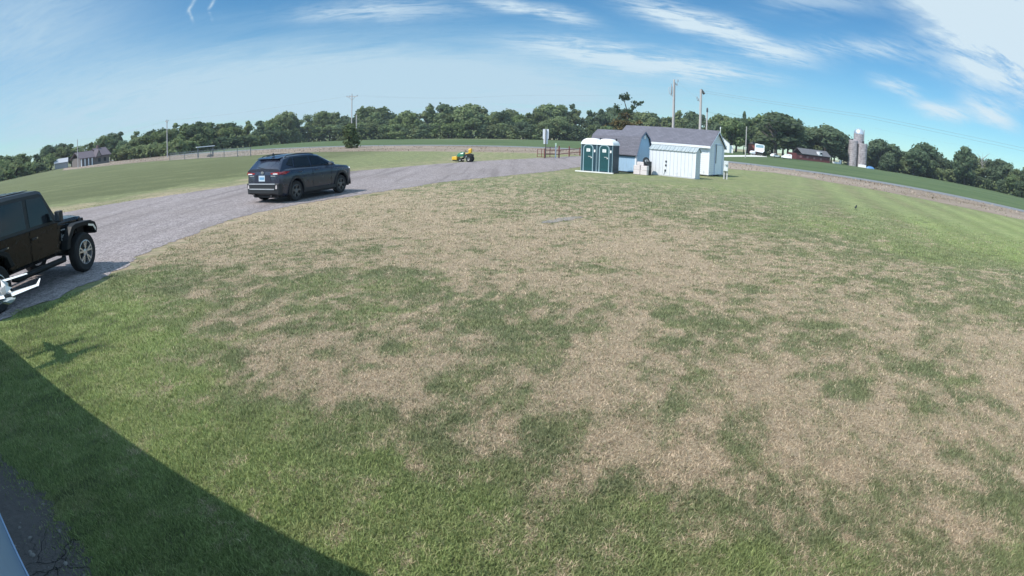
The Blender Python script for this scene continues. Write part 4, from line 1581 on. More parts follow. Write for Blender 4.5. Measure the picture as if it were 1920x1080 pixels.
def build_far_left():
    # chain-link fence and player shelter
    gal = mat('dark galvanised steel', (.10, .12, .14), .5, .3)
    pts = [at(x, 282, 118 - (x - 320) * .16) for x in (318, 346, 371, 395, 420, 445, 470)]
    o = empty('chain_link_fence', (0, 0, 0), 0, 'low chain-link fence of dark posts at the far left road', 'fence')
    for p in pts:
        m = MB()
        m.tube([(p.x, p.y, 0), (p.x, p.y, 1.45)], .06, 6)
        m.build('post', gal, o)
    wm = bpy.data.materials.new('chain link wire')
    wm.use_nodes = True
    t = NT(wm.node_tree)
    co = t.n('ShaderNodeNewGeometry').outputs['Position']
    s = t.n('ShaderNodeSeparateXYZ', {0: co})
    a = t.m('FRACT', t.m('MULTIPLY', t.m('ADD', s.outputs[0], s.outputs[2]), 9))
    b = t.m('FRACT', t.m('MULTIPLY', t.m('SUBTRACT', s.outputs[0], s.outputs[2]), 9))
    f = t.m('MAXIMUM', t.m('LESS_THAN', a, .06), t.m('LESS_THAN', b, .06))
    bs = t.n('ShaderNodeBsdfPrincipled', {'Base Color': (.25, .28, .3, 1), 'Roughness': .5})
    tr = t.n('ShaderNodeBsdfTransparent')
    mx = t.n('ShaderNodeMixShader', {0: f, 1: tr.outputs[0], 2: bs.outputs[0]})
    t.n('ShaderNodeOutputMaterial', {'Surface': mx.outputs[0]})
    m = MB()
    for p, q in zip(pts, pts[1:]):
        m.prism([(p.x, p.y, .05), (q.x, q.y, .05), (q.x, q.y, 1.4), (p.x, p.y, 1.4)], (.004, .004, 0))
    m.build('mesh', wm, o)
    m = MB()
    for p, q in zip(pts, pts[1:]):
        m.tube([(p.x, p.y, 1.43), (q.x, q.y, 1.43)], .03, 5)
    m.build('top_rail', gal, o)
    p = at(385, 282, 122)
    o = empty('shelter', (p.x, p.y, 0), R(35), 'open shelter with flat white roof behind the chain-link fence', 'shelter')
    for x in (-1.6, 1.6):
        for y in (-.8, .8):
            m = MB()
            m.tube([(x, y, 0), (x, y, 2.0)], .08, 6)
            m.build('post', gal, o)
    m = MB()
    m.box((0, 0, 2.08), (3.9, 2.2, .16))
    m.build('roof', mat('white metal roof', (.7, .7, .7), .5), o)
    p = at(394, 293, 95)
    x, y = gp(394, 294)
    o = empty('rock', (x, y, 0), .4, 'dark boulder at the edge of the far left lawn', 'rock')
    m = MB()
    m.lathe([(.0001, 0), (.5, .0), (.55, .25), (.35, .5), (.0001, .58)], 9, Matrix.Diagonal((1.3, .8, 1, 1)))
    m.build('stone', mat('dark stone', (.06, .05, .05), .9, bump=.6), o, smooth=30)

    # gabled house on the left
    D = 205
    A, B = at(150, 300, D), at(206, 296, D + 6)
    ux = Vector((B.x - A.x, B.y - A.y, 0)).normalized()
    o = empty('house', (A.x, A.y, 0), 0, 'tan house with mauve grey gabled roofs and white porch at far left', 'house')
    o.matrix_world = frame(ux.x, ux.y, (A.x, A.y), -.3)
    tan = mat('tan house siding', (.15, .13, .125), .8)
    rf = mat('mauve grey house roof', (.10, .08, .095), .85, var=.15, vscale=1)
    L = 12.5
    m = MB()
    m.box((L * .5, 3.5, 1.6), (L, 7, 3.2))
    m.prism([(L, 0, 3.2), (L, 7, 3.2), (L, 3.5, 5.6)], (-4.6, 0, 0))
    m.build('wall', tan, o)
    m = MB()
    for y0, y1 in ((-.9, 3.5), (7.9, 3.5)):
        m.prism([(-.5, y0, 2.75), (-.5, y1, 5.0), (-.5, y1, 5.2), (-.5, y0, 2.95)], (L * .62, 0, 0))
        m.prism([(L * .58, y0, 3.0), (L * .58, y1, 5.6), (L * .58, y1, 5.85), (L * .58, y0, 3.2)], (L * .46, 0, 0))
    m.build('roof', rf, o)
    m = MB()
    m.prism([(L * .50, -1.4, 2.9), (L * .66, -1.4, 2.9), (L * .58, -1.4, 5.0)], (0, 3, 0))
    m.build('gable', mat('tan gable', (.20, .17, .16), .8), o)
    m = MB()
    for s in (-1, 1):
        m.prism([(L * .58, -1.6, 5.1), (L * .58 + s * L * .10, -1.6, 2.7), (L * .58 + s * L * .10, -1.6, 2.9), (L * .58, -1.6, 5.3)], (0, 3.4, 0))
    m.build('gable_roof', rf, o)
    for k in range(4):
        m = MB()
        m.box((.2 + k * 1.5, -.7, 1.35), (.32, .32, 2.7))
        m.build('porch_column', TRIM, o)
    for x in (8.2, 10.6):
        m = MB()
        m.box((x, -.03, 1.7), (1.1, .06, 1.3))
        m.build('window', mat('dark window glass', (.03, .035, .045), .1), o)
    m = MB()
    m.box((9.6, 3.6, 6.1), (.8, .8, 1.3))
    m.build('chimney', mat('brown chimney', (.15, .1, .09), .9), o)
    p = at(115, 306, 240)
    o = empty('house', (p.x, p.y, -.9), R(42), 'small pale roofed house behind trees left of the porch house', 'house')
    m = MB()
    m.box((0, 0, 1.6), (5.6, 5, 3.2))
    m.build('wall', mat('pale house siding', (.3, .3, .33), .8), o)
    m = MB()
    for s in (-1, 1):
        m.prism([(-3.1, 2.8 * s, 3.0), (-3.1, 0, 4.6), (-3.1, 0, 4.8), (-3.1, 2.8 * s, 3.2)], (6.2, 0, 0))
    m.build('roof', mat('pale grey roof', (.34, .35, .38), .7), o)


build_far_left()


def build_farm():
    # silo
    Ds = 292
    b, tp = at(1606.5, 306, Ds), at(1608, 240, Ds)
    H = tp.z
    stave = bpy.data.materials.new('weathered silo staves')
    stave.use_nodes = True
    t = NT(stave.node_tree)
    co = t.n('ShaderNodeTexCoord').outputs['Object']
    s = t.n('ShaderNodeSeparateXYZ', {0: co})
    f = t.m('FRACT', t.m('DIVIDE', s.outputs[2], 0.95))
    band = t.m('LESS_THAN', f, .18)
    n1 = t.noise(co, .8, 6, .7)
    n2 = t.noise(t.n('ShaderNodeMapping', {'Vector': co, 'Scale': (1.5, 1.5, .25)}).outputs[0], 1.0, 5, .7)
    c = t.mix(t.ramp(n1, .35, .65), (.22, .195, .205), (.40, .365, .375))
    c = t.mix(t.ramp(n2, .55, .7, 0, .7), c, (.56, .54, .55))
    c = t.mix(t.m('MULTIPLY', band, .55), c, (.16, .13, .14))
    bsd = t.n('ShaderNodeBsdfPrincipled', {'Base Color': c, 'Roughness': .9})
    t.n('ShaderNodeOutputMaterial', {'Surface': bsd.outputs[0]})
    o = empty('silo', (b.x, b.y, 0), -azel(1606.5, 306)[0], 'tall concrete stave silo with shining metal dome beside dark trees', 'silo')
    rad = 2.65
    hc = H - rad * 1.0
    m = MB()
    m.lathe([(rad, -.3), (rad, hc), (.0001, hc)], 28, Matrix.Translation((.3, 2.5, 0)))
    m.build('tower', stave, o, smooth=40)
    m = MB()
    m.lathe([(rad * 1.01, hc - .05), (rad * 1.0, hc + rad * .2), (rad * .86, hc + rad * .56), (rad * .55, hc + rad * .86), (rad * .2, hc + rad), (.0001, hc + rad * 1.02)], 28, Matrix.Translation((.3, 2.5, 0)))
    m.build('dome', mat('galvanised dome', (.62, .63, .66), .38, .75, var=.06), o, smooth=60)
    m = MB()
    m.tube([(3.0, 1.7, 0), (3.0, 1.7, hc + 2.2)], .22, 8)
    m.build('fill_pipe', mat('grey fill pipe', (.4, .41, .43), .5, .4), o)
    # the pair of lower staved bins joined in front
    hb = at(1606, 268, Ds).z
    for x, nm in ((-2.35, 0), (2.5, 1)):
        m = MB()
        m.lathe([(2.5, -.3), (2.5, hb - (.0 if nm else -.9)), (.0001, hb + (.3 if nm else 1.6))], 24, Matrix.Translation((x, -1.6, 0)))
        m.build('bin', stave, o, smooth=40)
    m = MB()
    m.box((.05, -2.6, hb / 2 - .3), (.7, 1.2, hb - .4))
    m.build('gap', DARK, o)  # dark box paints the shade in the crease between the bins
    for x, z in ((-3.0, hb + 1.0), (2.7, hb + .5)):
        m = MB()
        m.box((x, -2.9, z), (1.0, 1.6, 1.3))
        m.build('hatch', DARK, o)
    m = MB()
    m.box((2.8, -4.1, .6), (4, .6, 1.4))
    m.build('plinth', mat('white concrete plinth', (.72, .71, .7), .8), o)
    # red barn with grey roof
    p, q = at(1493, 299, 262), at(1556, 304, 272)
    u = Vector((q.x - p.x, q.y - p.y, 0))
    L = u.length
    u.normalize()
    o = empty('barn', (0, 0, 0), 0, 'long low red barn with grey roof between big trees and silo', 'barn')
    o.matrix_world = frame(u.x, u.y, (p.x, p.y))
    m = MB()
    m.box((L / 2, 4, 1.3), (L, 8, 2.9))
    m.build('wall', mat('barn red boards', (.11, .028, .032), .85, var=.3, vscale=2), o)
    m = MB()
    for y0, y1 in ((-.6, 4), (8.6, 4)):
        m.prism([(2.5, y0, 2.6), (2.5, y1, 5.0), (2.5, y1, 5.2), (2.5, y0, 2.8)], (L - 2.2, 0, 0))
    m.build('roof', mat('grey barn roof', (.10, .10, .11), .8, var=.2, vscale=1), o)
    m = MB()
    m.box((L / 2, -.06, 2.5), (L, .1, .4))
    m.build('eave_shade_strip', DARK, o)  # near black strip paints the shade below the eave
    m = MB()
    m.box((L * .68, .4, 3.7), (1.9, 2.0, 1.6))
    dm = m.build('dormer', TRIM, o)
    m = MB()
    m.box((L * .70, -.63, 3.8), (1.2, .06, .9))
    m.build('window', mat('dark window glass', (.03, .035, .045), .1), dm)
    for k in range(4):
        m = MB()
        m.box((L * (.12 + .2 * k), -.04, 1.3), (1.0, .08, .9))
        m.build('window', mat('dirty barn window', (.22, .12, .12), .4), o)
    # white farmhouse peeping out right of the shed
    p = at(1352, 285, 228)
    o = empty('house', (p.x, p.y, 0), R(-20), 'white gabled farmhouse just right of the long white shed', 'house')
    m = MB()
    m.prism([(-3.2, -3, 0), (3.2, -3, 0), (3.2, -3, 3.6), (0, -3, 6.0), (-3.2, -3, 3.6)], (0, 8, 0))
    m.box((3.9, 0, 1.5), (1.5, 4, 3.0))
    m.build('wall', mat('white farmhouse boards', (.74, .74, .73), .6), o)
    m = MB()
    for s in (-1, 1):
        m.prism([(3.6 * s, -3.3, 3.4), (0, -3.3, 6.05), (0, -3.3, 6.25), (3.6 * s, -3.3, 3.6)], (0, 8.6, 0))
    m.build('roof', mat('dark house roof', (.10, .10, .11), .85), o)
    for x, z in ((.4, 4.2), (-1.4, 1.8), (1.6, 1.8)):
        m = MB()
        m.box((x, -3.03, z), (.9, .06, 1.3))
        m.build('window', mat('dark window glass', (.03, .035, .045), .1), o)
    # white camper by a red brick wall
    p = at(1422.5, 287, 228)
    o = empty('camper_trailer', (p.x, p.y, 0), R(-20), 'white camper trailer with blue windows parked under the farm trees', 'trailer')
    m = MB()
    m.prism([(-1.6, -1.2, 1.6), (1.5, -1.2, 1.3), (2.1, -1.2, 1.9), (2.1, -1.2, 4.0), (1.8, -1.2, 4.3), (-1.2, -1.2, 4.6), (-1.6, -1.2, 4.4)], (0, 2.5, 0))
    m.box((-1.5, 0, 1.2), (.35, 2.2, 1.4))
    m.build('body', mat('white camper panel', (.76, .77, .78), .4), o)
    m = MB()
    m.box((.2, -1.22, 3.65), (3.0, .06, 1.0))
    m.build('window', mat('blue tinted window', (.22, .34, .40), .15), o)
    for x in (-.4, .6):
        m = MB()
        m.lathe([(.2, -.12), (.36, -.1), (.4, 0), (.36, .1), (.2, .12)], 12, Matrix.Translation((x, -1.0, .4)) @ Matrix.Rotation(R(90), 4, 'X'), close=True)
        m.build('wheel', BLACK, o)
    m = MB()
    m.box((.3, 0, .9), (2.6, 1.8, .8))
    m.build('chassis', DARK, o)
    p = at(1411, 287, 226)
    o = empty('propane_tank', (p.x, p.y, 0), R(20), 'white rounded tank left of the camper trailer', 'tank')
    m = MB()
    Q = Matrix.Translation((0, 0, 1.0)) @ Matrix.Rotation(R(90), 4, 'Y')
    m.lathe([(.0001, -1.3), (.5, -1.15), (.68, -.8), (.68, .8), (.5, 1.15), (.0001, 1.3)], 16, Q)
    m.build('tank', TRIM, o, smooth=50)
    for x in (-.7, .7):
        m = MB()
        m.box((x, 0, .2), (.3, 1.0, .5))
        m.build('leg', mat('concrete block', (0.36, 0.35, 0.33), .9), o)
    p = at(1411, 284, 240)
    o = empty('brick_building', (p.x, p.y, 0), R(-20), 'small red brick building behind the white tank', 'building')
    m = MB()
    m.box((0, 0, 2.2), (3.5, 3, 4.4))
    m.build('wall', mat('red brick', (.28, .10, .08), .85, var=.2), o)
    m = MB()
    m.prism([(-2, -1.8, 4.3), (2, -1.8, 4.3), (0, -1.8, 5.4)], (0, 3.6, 0))
    m.build('roof', mat('dark house roof', (.10, .10, .11), .85), o)
    # two white cars under the dark tree
    for k, (px, D, lab) in enumerate(((1453.5, 226, 'white car under the dark farm tree, left of its trunk'), (1475, 222, 'white van under the dark farm tree, right of its trunk'))):
        p = at(px, 294, D)
        o = empty('parked_car', (p.x, p.y, 0), R(150 if k else 20), lab, 'car', 'white vehicles on the farm')
        m = MB()
        if k == 0:
            m.loft([(-2.1, [(0, .4), (.6, .45), (.65, .8), (0, .9)]), (-1.9, [(0, .3), (.85, .4), (.85, .95), (0, 1.0)]), (-1.3, [(0, .3), (.88, .4), (.75, 1.35), (0, 1.42)]), (-.2, [(0, .3), (.88, .4), (.72, 1.42), (0, 1.5)]), (.7, [(0, .3), (.88, .4), (.8, 1.05), (0, 1.1)]), (1.8, [(0, .3), (.86, .4), (.8, .85), (0, .92)]), (2.1, [(0, .4), (.6, .45), (.6, .7), (0, .75)])])
        else:
            m.loft([(-2.0, [(0, .35), (.85, .4), (.8, 1.7), (0, 1.8)]), (-1.2, [(0, .3), (.92, .4), (.84, 1.8), (0, 1.9)]), (.6, [(0, .3), (.92, .4), (.84, 1.8), (0, 1.9)]), (1.2, [(0, .3), (.92, .4), (.86, 1.2), (0, 1.25)]), (2.0, [(0, .35), (.85, .4), (.8, .95), (0, 1.0)])])
        m.build('body', mat('white car paint', (.8, .8, .8), .3), o, smooth=40)
        m = MB()
        z, s_ = (1.15, .9) if k == 0 else (1.4, .92)
        for s in (-1, 1):
            m.box((-.5, s * .82, z), (1.9, .08, .34))
        m.build('window', mat('dark window glass', (.03, .035, .045), .1), o)
        for x in (-1.3, 1.3):
            for s in (-1, 1):
                m = MB()
                m.lathe([(.18, -.1), (.3, -.1), (.33, 0), (.3, .1), (.18, .1)], 12, Matrix.Translation((x, s * .8, .33)) @ Matrix.Rotation(R(90), 4, 'X'), close=True)
                m.build('wheel', BLACK, o)
    p = at(1569, 304.5, 285)
    o = empty('water_trough', (p.x, p.y, 0), 0, 'low white trough on the grass left of the silo', 'trough')
    m = MB()
    m.box((0, 0, .5), (4.5, 1.2, .9))
    m.box((2.0, 0, 1.2), (.9, 1.0, 1.4))
    m.build('tub', TRIM, o, bevel=.1)
    p = at(1632, 311, 285)
    o = empty('tarpaulin', (p.x, p.y, 0), 0, 'blue tarpaulin heap at the foot of the silo', 'tarpaulin')
    m = MB()
    m.lathe([(1.9, 0), (1.7, .5), (.9, 1.0), (.0001, 1.1)], 12, Matrix.Diagonal((1.4, .7, 1, 1)))
    m.build('sheet', mat('blue tarpaulin', (.09, .22, .45), .5), o, smooth=60)


build_farm()

# ------------------------------------------------------------------ trees
def leaf_mat(name, c1, c2, c3):
    m = bpy.data.materials.new(name)
    m.use_nodes = True
    t = NT(m.node_tree)
    oi = t.n('ShaderNodeObjectInfo').outputs['Random']
    r_ = t.n('ShaderNodeAttribute', attribute_name='rnd').outputs['Fac']
    pos = t.n('ShaderNodeNewGeometry').outputs['Position']
    nn = t.noise(pos, 0.22, 3, .6)
    c = t.mix(r_, c1, c2)
    c = t.mix(t.ramp(nn, .45, .7, 0, .6), c, c3)
    c = t.mix(t.ramp(oi, 0, 1, 0, .55, False), c, c3)
    hs = t.n('ShaderNodeHueSaturation', {'Color': c})
    t.put(hs.inputs['Value'], t.ramp(t.m('FRACT', t.m('MULTIPLY', oi, 7.31)), 0, 1, .75, 1.25, False))
    d = t.n('ShaderNodeBsdfDiffuse', {'Color': hs.outputs[0]})
    tr = t.n('ShaderNodeBsdfTranslucent', {'Color': hs.outputs[0]})
    mx = t.n('ShaderNodeMixShader', {0: .4, 1: d.outputs[0], 2: tr.outputs[0]})
    t.n('ShaderNodeOutputMaterial', {'Surface': mx.outputs[0]})
    return m


LEAF = leaf_mat('deciduous leaves', (.095, .140, .062), (.170, .220, .100), (.185, .205, .105))
LEAF_D = leaf_mat('dark tree leaves', (.062, .098, .056), (.115, .158, .085), (.120, .150, .090))
LEAF_Y = leaf_mat('fresh green leaves', (.095, .145, .055), (.175, .225, .090), (.180, .200, .095))
LEAF_B = leaf_mat('browning needles', (.11, .12, .06), (.24, .19, .09), (.24, .17, .08))
BARK = mat('grey brown bark', (.065, .056, .05), .95, bump=.5)


def crown_mesh(name, kind, seed, leaf, n=1500):
    """unit crown: radius about 1 across, 0..1 high; leaf clumps spread through overlapping boughs"""
    rr = np.random.default_rng(seed)
    lobes = []
    if kind == 'round':
        for k in range(13):
            a = rr.uniform(0, 2 * PI)
            z = rr.uniform(.22, .84)
            rad = (1 - abs(z - .5) * 1.25) * rr.uniform(.45, .85)
            lobes.append((rad * math.cos(a), rad * math.sin(a), z, rr.uniform(.30, .48), rr.uniform(.11, .18)))
        lobes.append((0, 0, .86, .42, .13))
    elif kind == 'tall':
        for k in range(14):
            a = rr.uniform(0, 2 * PI)
            z = rr.uniform(.15, .93)
            rad = (1.02 - z) * rr.uniform(.35, .85)
            lobes.append((rad * math.cos(a), rad * math.sin(a), z, rr.uniform(.22, .42) * (1.25 - z * .7), rr.uniform(.09, .14)))
        lobes.append((rr.uniform(-.15, .15), 0, .93, .24, .10))
    elif kind == 'bushy':
        for k in range(12):
            a = rr.uniform(0, 2 * PI)
            z = rr.uniform(.08, .72)
            rad = rr.uniform(.2, .75) * (1.1 - z * .7)
            lobes.append((rad * math.cos(a), rad * math.sin(a), z, rr.uniform(.35, .5), rr.uniform(.16, .26)))
    elif kind == 'open':
        for k in range(9):
            a = rr.uniform(0, 2 * PI)
            z = rr.uniform(.3, .95)
            rad = rr.uniform(.25, .85) * (1.2 - z * .6)
            lobes.append((rad * math.cos(a), rad * math.sin(a), z, rr.uniform(.2, .34), rr.uniform(.07, .12)))
    w = np.array([l[3] ** 2 * l[4] for l in lobes]) ** .67
    w /= w.sum()
    pick = rr.choice(len(lobes), n, p=w)
    L = np.array(lobes)[pick]
    v = rr.normal(size=(n, 3))
    v /= np.linalg.norm(v, axis=1)[:, None]
    rad = rr.random(n) ** .45 * (1 + .22 * rr.normal(size=n) * .6)
    c = L[:, :3] + v * rad[:, None] * np.stack([L[:, 3], L[:, 3], L[:, 4]], 1)
    c[:, 2] = np.maximum(c[:, 2], .01)
    # leaf-clump quads, facing roughly outward
    s = rr.uniform(.032, .078, n) * (1.25 if kind != 'open' else .9)
    nr = v + rr.normal(size=(n, 3)) * .4
    nr /= np.linalg.norm(nr, axis=1)[:, None]
    a = np.cross(nr, rr.normal(size=(n, 3)))
    a /= np.linalg.norm(a, axis=1)[:, None]
    b = np.cross(nr, a)
    sc = np.array([1, 1, .42])                 # crown height is scaled up later
    q = [c + (a * i + b * j) * s[:, None] * sc for i, j in ((-1, -.6), (1, -.8), (.7, .9), (-.8, .7))]
    co = np.concatenate(q)
    i = np.arange(n)
    f = np.stack([i, i + n, i + 2 * n, i + 3 * n], 1).ravel()
    me_o = mesh_np(name, co, f, 4, leaf, {'rnd': np.tile(rr.random(n), 4)})
    me = me_o.data
    bpy.data.objects.remove(me_o)
    return me


def trunk_mesh(seed, top=.75):
    rr = random.Random(seed)
    m = MB()
    m.tube([(0, 0, -.02), (rr.uniform(-.02, .02), 0, .25), (rr.uniform(-.05, .05), rr.uniform(-.05, .05), top)], [.075, .055, .02], 7)
    for k in range(6):
        z = rr.uniform(.2, .6)
        a = rr.uniform(0, 6.28)
        r_ = rr.uniform(.25, .5)
        m.tube([(0, 0, z), (math.cos(a) * r_ * .5, math.sin(a) * r_ * .5, z + .12), (math.cos(a) * r_, math.sin(a) * r_, z + .24)], [.035, .022, .008], 5)
    o = m.build('trunk', BARK)
    me = o.data
    bpy.data.objects.remove(o)
    return me


CROWNS = {}
for _k, _n in (('round', 4), ('tall', 3), ('bushy', 3), ('open', 2)):
    for _i in range(_n):
        for _lk, _lm in (('g', LEAF), ('d', LEAF_D), ('y', LEAF_Y)):
            if (_lk == 'y' and _i > 1) or (_k == 'open' and _lk == 'y'):
                continue
            CROWNS[(_k, _i, _lk)] = crown_mesh('crown', _k, 100 + _i * 7 + len(_k), _lm, {'round': 2700, 'tall': 2000, 'bushy': 1800, 'open': 800}[_k])
TRUNKS = [trunk_mesh(k) for k in range(4)]


def tree(name, p, h, r, kind, var, leaf, label, group=None, low=.0, cat='tree'):
    o = empty(name, (p[0], p[1], 0), random.uniform(0, 6.28), label, cat, group)
    c = bpy.data.objects.new('crown', CROWNS[(kind, var, leaf)])
    COL.objects.link(c)
    c.parent = o
    c.scale = (r, r, h * (1 - low))
    c.location = (0, 0, h * low)
    t = bpy.data.objects.new('trunk', TRUNKS[var % len(TRUNKS)])
    COL.objects.link(t)
    t.parent = o
    t.scale = (r * .9, r * .9, h)
    return o


TOP = [(-58, 1.3), (-52, 1.42), (-48, 1.25), (-46.4, 1.72), (-44.5, 1.5), (-42.5, 1.5), (-41, 1.95), (-38, 1.75), (-35, 2.0), (-32.5, 2.1), (-29.6, 2.1), (-27, 1.75), (-25.5, 2.05), (-23.6, 2.2), (-21.7, 2.62), (-19.8, 2.3), (-18, 2.55), (-16.6, 2.0), (-14.9, 2.75), (-13, 2.65), (-12.2, 2.05), (-10, 2.25), (-7.6, 2.85), (-5.5, 2.65), (-4.4, 2.8), (-3, 2.3), (0, 2.35), (2.5, 2.35), (3.8, 3.1), (5.2, 2.95), (7, 2.75), (9.5, 2.8), (12, 2.7), (15, 2.75), (17.3, 3.15), (19.7, 3.05), (22, 3.3), (24, 3.0), (25.5, 3.6), (27.5, 3.35), (28.6, 2.6), (30.4, 2.9), (32, 2.6), (33.2, 1.7), (35.2, 1.6), (36.6, 2.45), (38, 2.0), (39, 1.4), (40.3, 2.4), (41.5, 2.5), (42.6, 1.5), (43.5, 1.7), (44.7, 2.7), (45.8, 2.4), (46.8, 1.9), (48, 2.4), (49.4, 2.65), (50.6, 2.6), (52, 2.7), (58, 2.7)]
DIST = [(-58, 165), (-52, 180), (-46, 235), (-42, 235), (-38, 215), (-33, 200), (-27, 250), (-20, 330), (-8, 300), (3, 300), (10, 310), (17, 290), (21, 262), (27, 268), (31, 300), (36, 312), (42, 300), (48, 285), (53, 235), (58, 190)]


def interp(tab, x):
    return float(np.interp(x, [a for a, _ in tab], [b for _, b in tab]))


ZONES = [(-60, -47, 'at the far left of the lawn'), (-47, -39, 'behind the house with the porch'), (-39, -27, 'behind the chain-link fence'),
         (-27, -17, 'left of the lone roadside bush'), (-17, -9.5, 'right of the lone roadside bush'), (-9.5, 0, 'behind the yellow seated mower'),
         (0, 6.5, 'behind the white sign boards'), (6.5, 13, 'behind the two portable toilets'), (13, 20.5, 'behind the long white shed'), (20.5, 33.2, 'around the farm buildings'),
         (33.2, 39, 'just right of the silo'), (39, 43, 'well right of the silo'), (43, 60, 'beyond the crop at far right')]
KINDS = {'round': 'rounded', 'tall': 'tapering', 'bushy': 'bushy low', 'open': 'thin open'}
SHADE = {'g': 'mid green', 'd': 'dark green', 'y': 'light green'}


def build_woods():
    rr = random.Random(42)

    def zone(az):
        for a, b, z in ZONES:
            if a <= az < b:
                return z
        return ZONES[-1][2]
    rows = [  # depth behind the edge, spacing (deg), height share of the skyline, kinds, row words
        (22, 1.30, 1.0, ('round', 'round', 'tall', 'open'), 'in the back row'),
        (9, 1.18, .90, ('round', 'round', 'tall', 'bushy'), 'in the middle row'),
        (0, 1.12, .54, ('bushy', 'round', 'bushy'), 'in the front row'),
    ]
    for dep, sp, share, kinds, words_ in rows:
        az = -57.0
        while az < 57.5:
            az += sp * rr.uniform(.75, 1.25)
            D = interp(DIST, az) + dep * rr.uniform(.8, 1.25)
            if 20.4 < az < 33.4 and dep < 20:
                if dep == 0:
                    continue
                D += 14
            if 33.2 < az < 35.6 and dep < 5:
                continue
            el = interp(TOP, az)
            if share < 1:
                h = (CAM_H + math.tan(R(el)) * D) * (share + rr.uniform(-.13, .13))
            else:
                h = (CAM_H + math.tan(R(el)) * D) * rr.uniform(.97, 1.09)
            if -47 < az < -39.6 and dep < 5:
                continue
            kind = rr.choice(kinds)
            if -27 < az < -23 and dep > 15 and rr.random() < .6:
                kind = 'open'
            lf = rr.choice('ggd' if dep > 15 else ('ggdy' if dep > 5 else 'ggyd'))
            if az > 33:
                if kind == 'tall':
                    kind = 'round'
                lf = rr.choice('ddg')
            nv = {'round': 4, 'tall': 3, 'bushy': 3, 'open': 2}[kind]
            var = rr.randrange(nv)
            if lf == 'y' and var > 1:
                var = rr.randrange(2)
            if kind == 'open' and lf == 'y':
                lf = 'g'
            r = h * {'round': .44, 'tall': .34, 'bushy': .60, 'open': .36}[kind] * rr.uniform(.85, 1.2)
            r = max(r, D * math.tan(R(sp)) * 1.0)
            tree('tree', polar(az, D), h, r, kind, var, lf, '%s %s tree %s %s' % (SHADE[lf], KINDS[kind], words_, zone(az)),
                 'wood trees ' + zone(az), low=.0 if kind == 'bushy' else rr.uniform(.02, .10))
    # far trees and undergrowth that close the gaps low down
    n = 26000
    az = RNG.uniform(-57, 57, n)
    keep = ~((az > -46.5) & (az < -39.8)) & ~((az > 20.2) & (az < 33.0))
    az = az[keep]
    n = len(az)
    D = np.interp(az, [a for a, _ in DIST], [b for _, b in DIST]) + RNG.uniform(-5, 26, n)
    hmax = 4.2 * (.4 + fbm(az * 1.1, az * 0, 19)) * 1.2
    z = RNG.random(n) ** .8 * hmax
    x, y = D * np.sin(np.radians(az)), D * np.cos(np.radians(az))
    c = np.stack([x, y, z], 1)
    a = RNG.normal(size=(n, 3))
    a /= np.linalg.norm(a, axis=1)[:, None]
    b = np.cross(a, RNG.normal(size=(n, 3)))
    b /= np.linalg.norm(b, axis=1)[:, None]
    s = RNG.uniform(.3, .7, n)[:, None]
    co = np.concatenate([c + (a * i + b * j) * s for i, j in ((-1, -.6), (1, -.8), (.7, .9), (-.8, .7))])
    i = np.arange(n)
    f = np.stack([i, i + n, i + 2 * n, i + 3 * n], 1).ravel()
    o = mesh_np('undergrowth', co, f, 4, LEAF, {'rnd': np.tile(RNG.random(n), 4)}, 'stuff')
    tag(o, 'tangled green undergrowth along the foot of the distant wood', 'undergrowth')


build_woods()


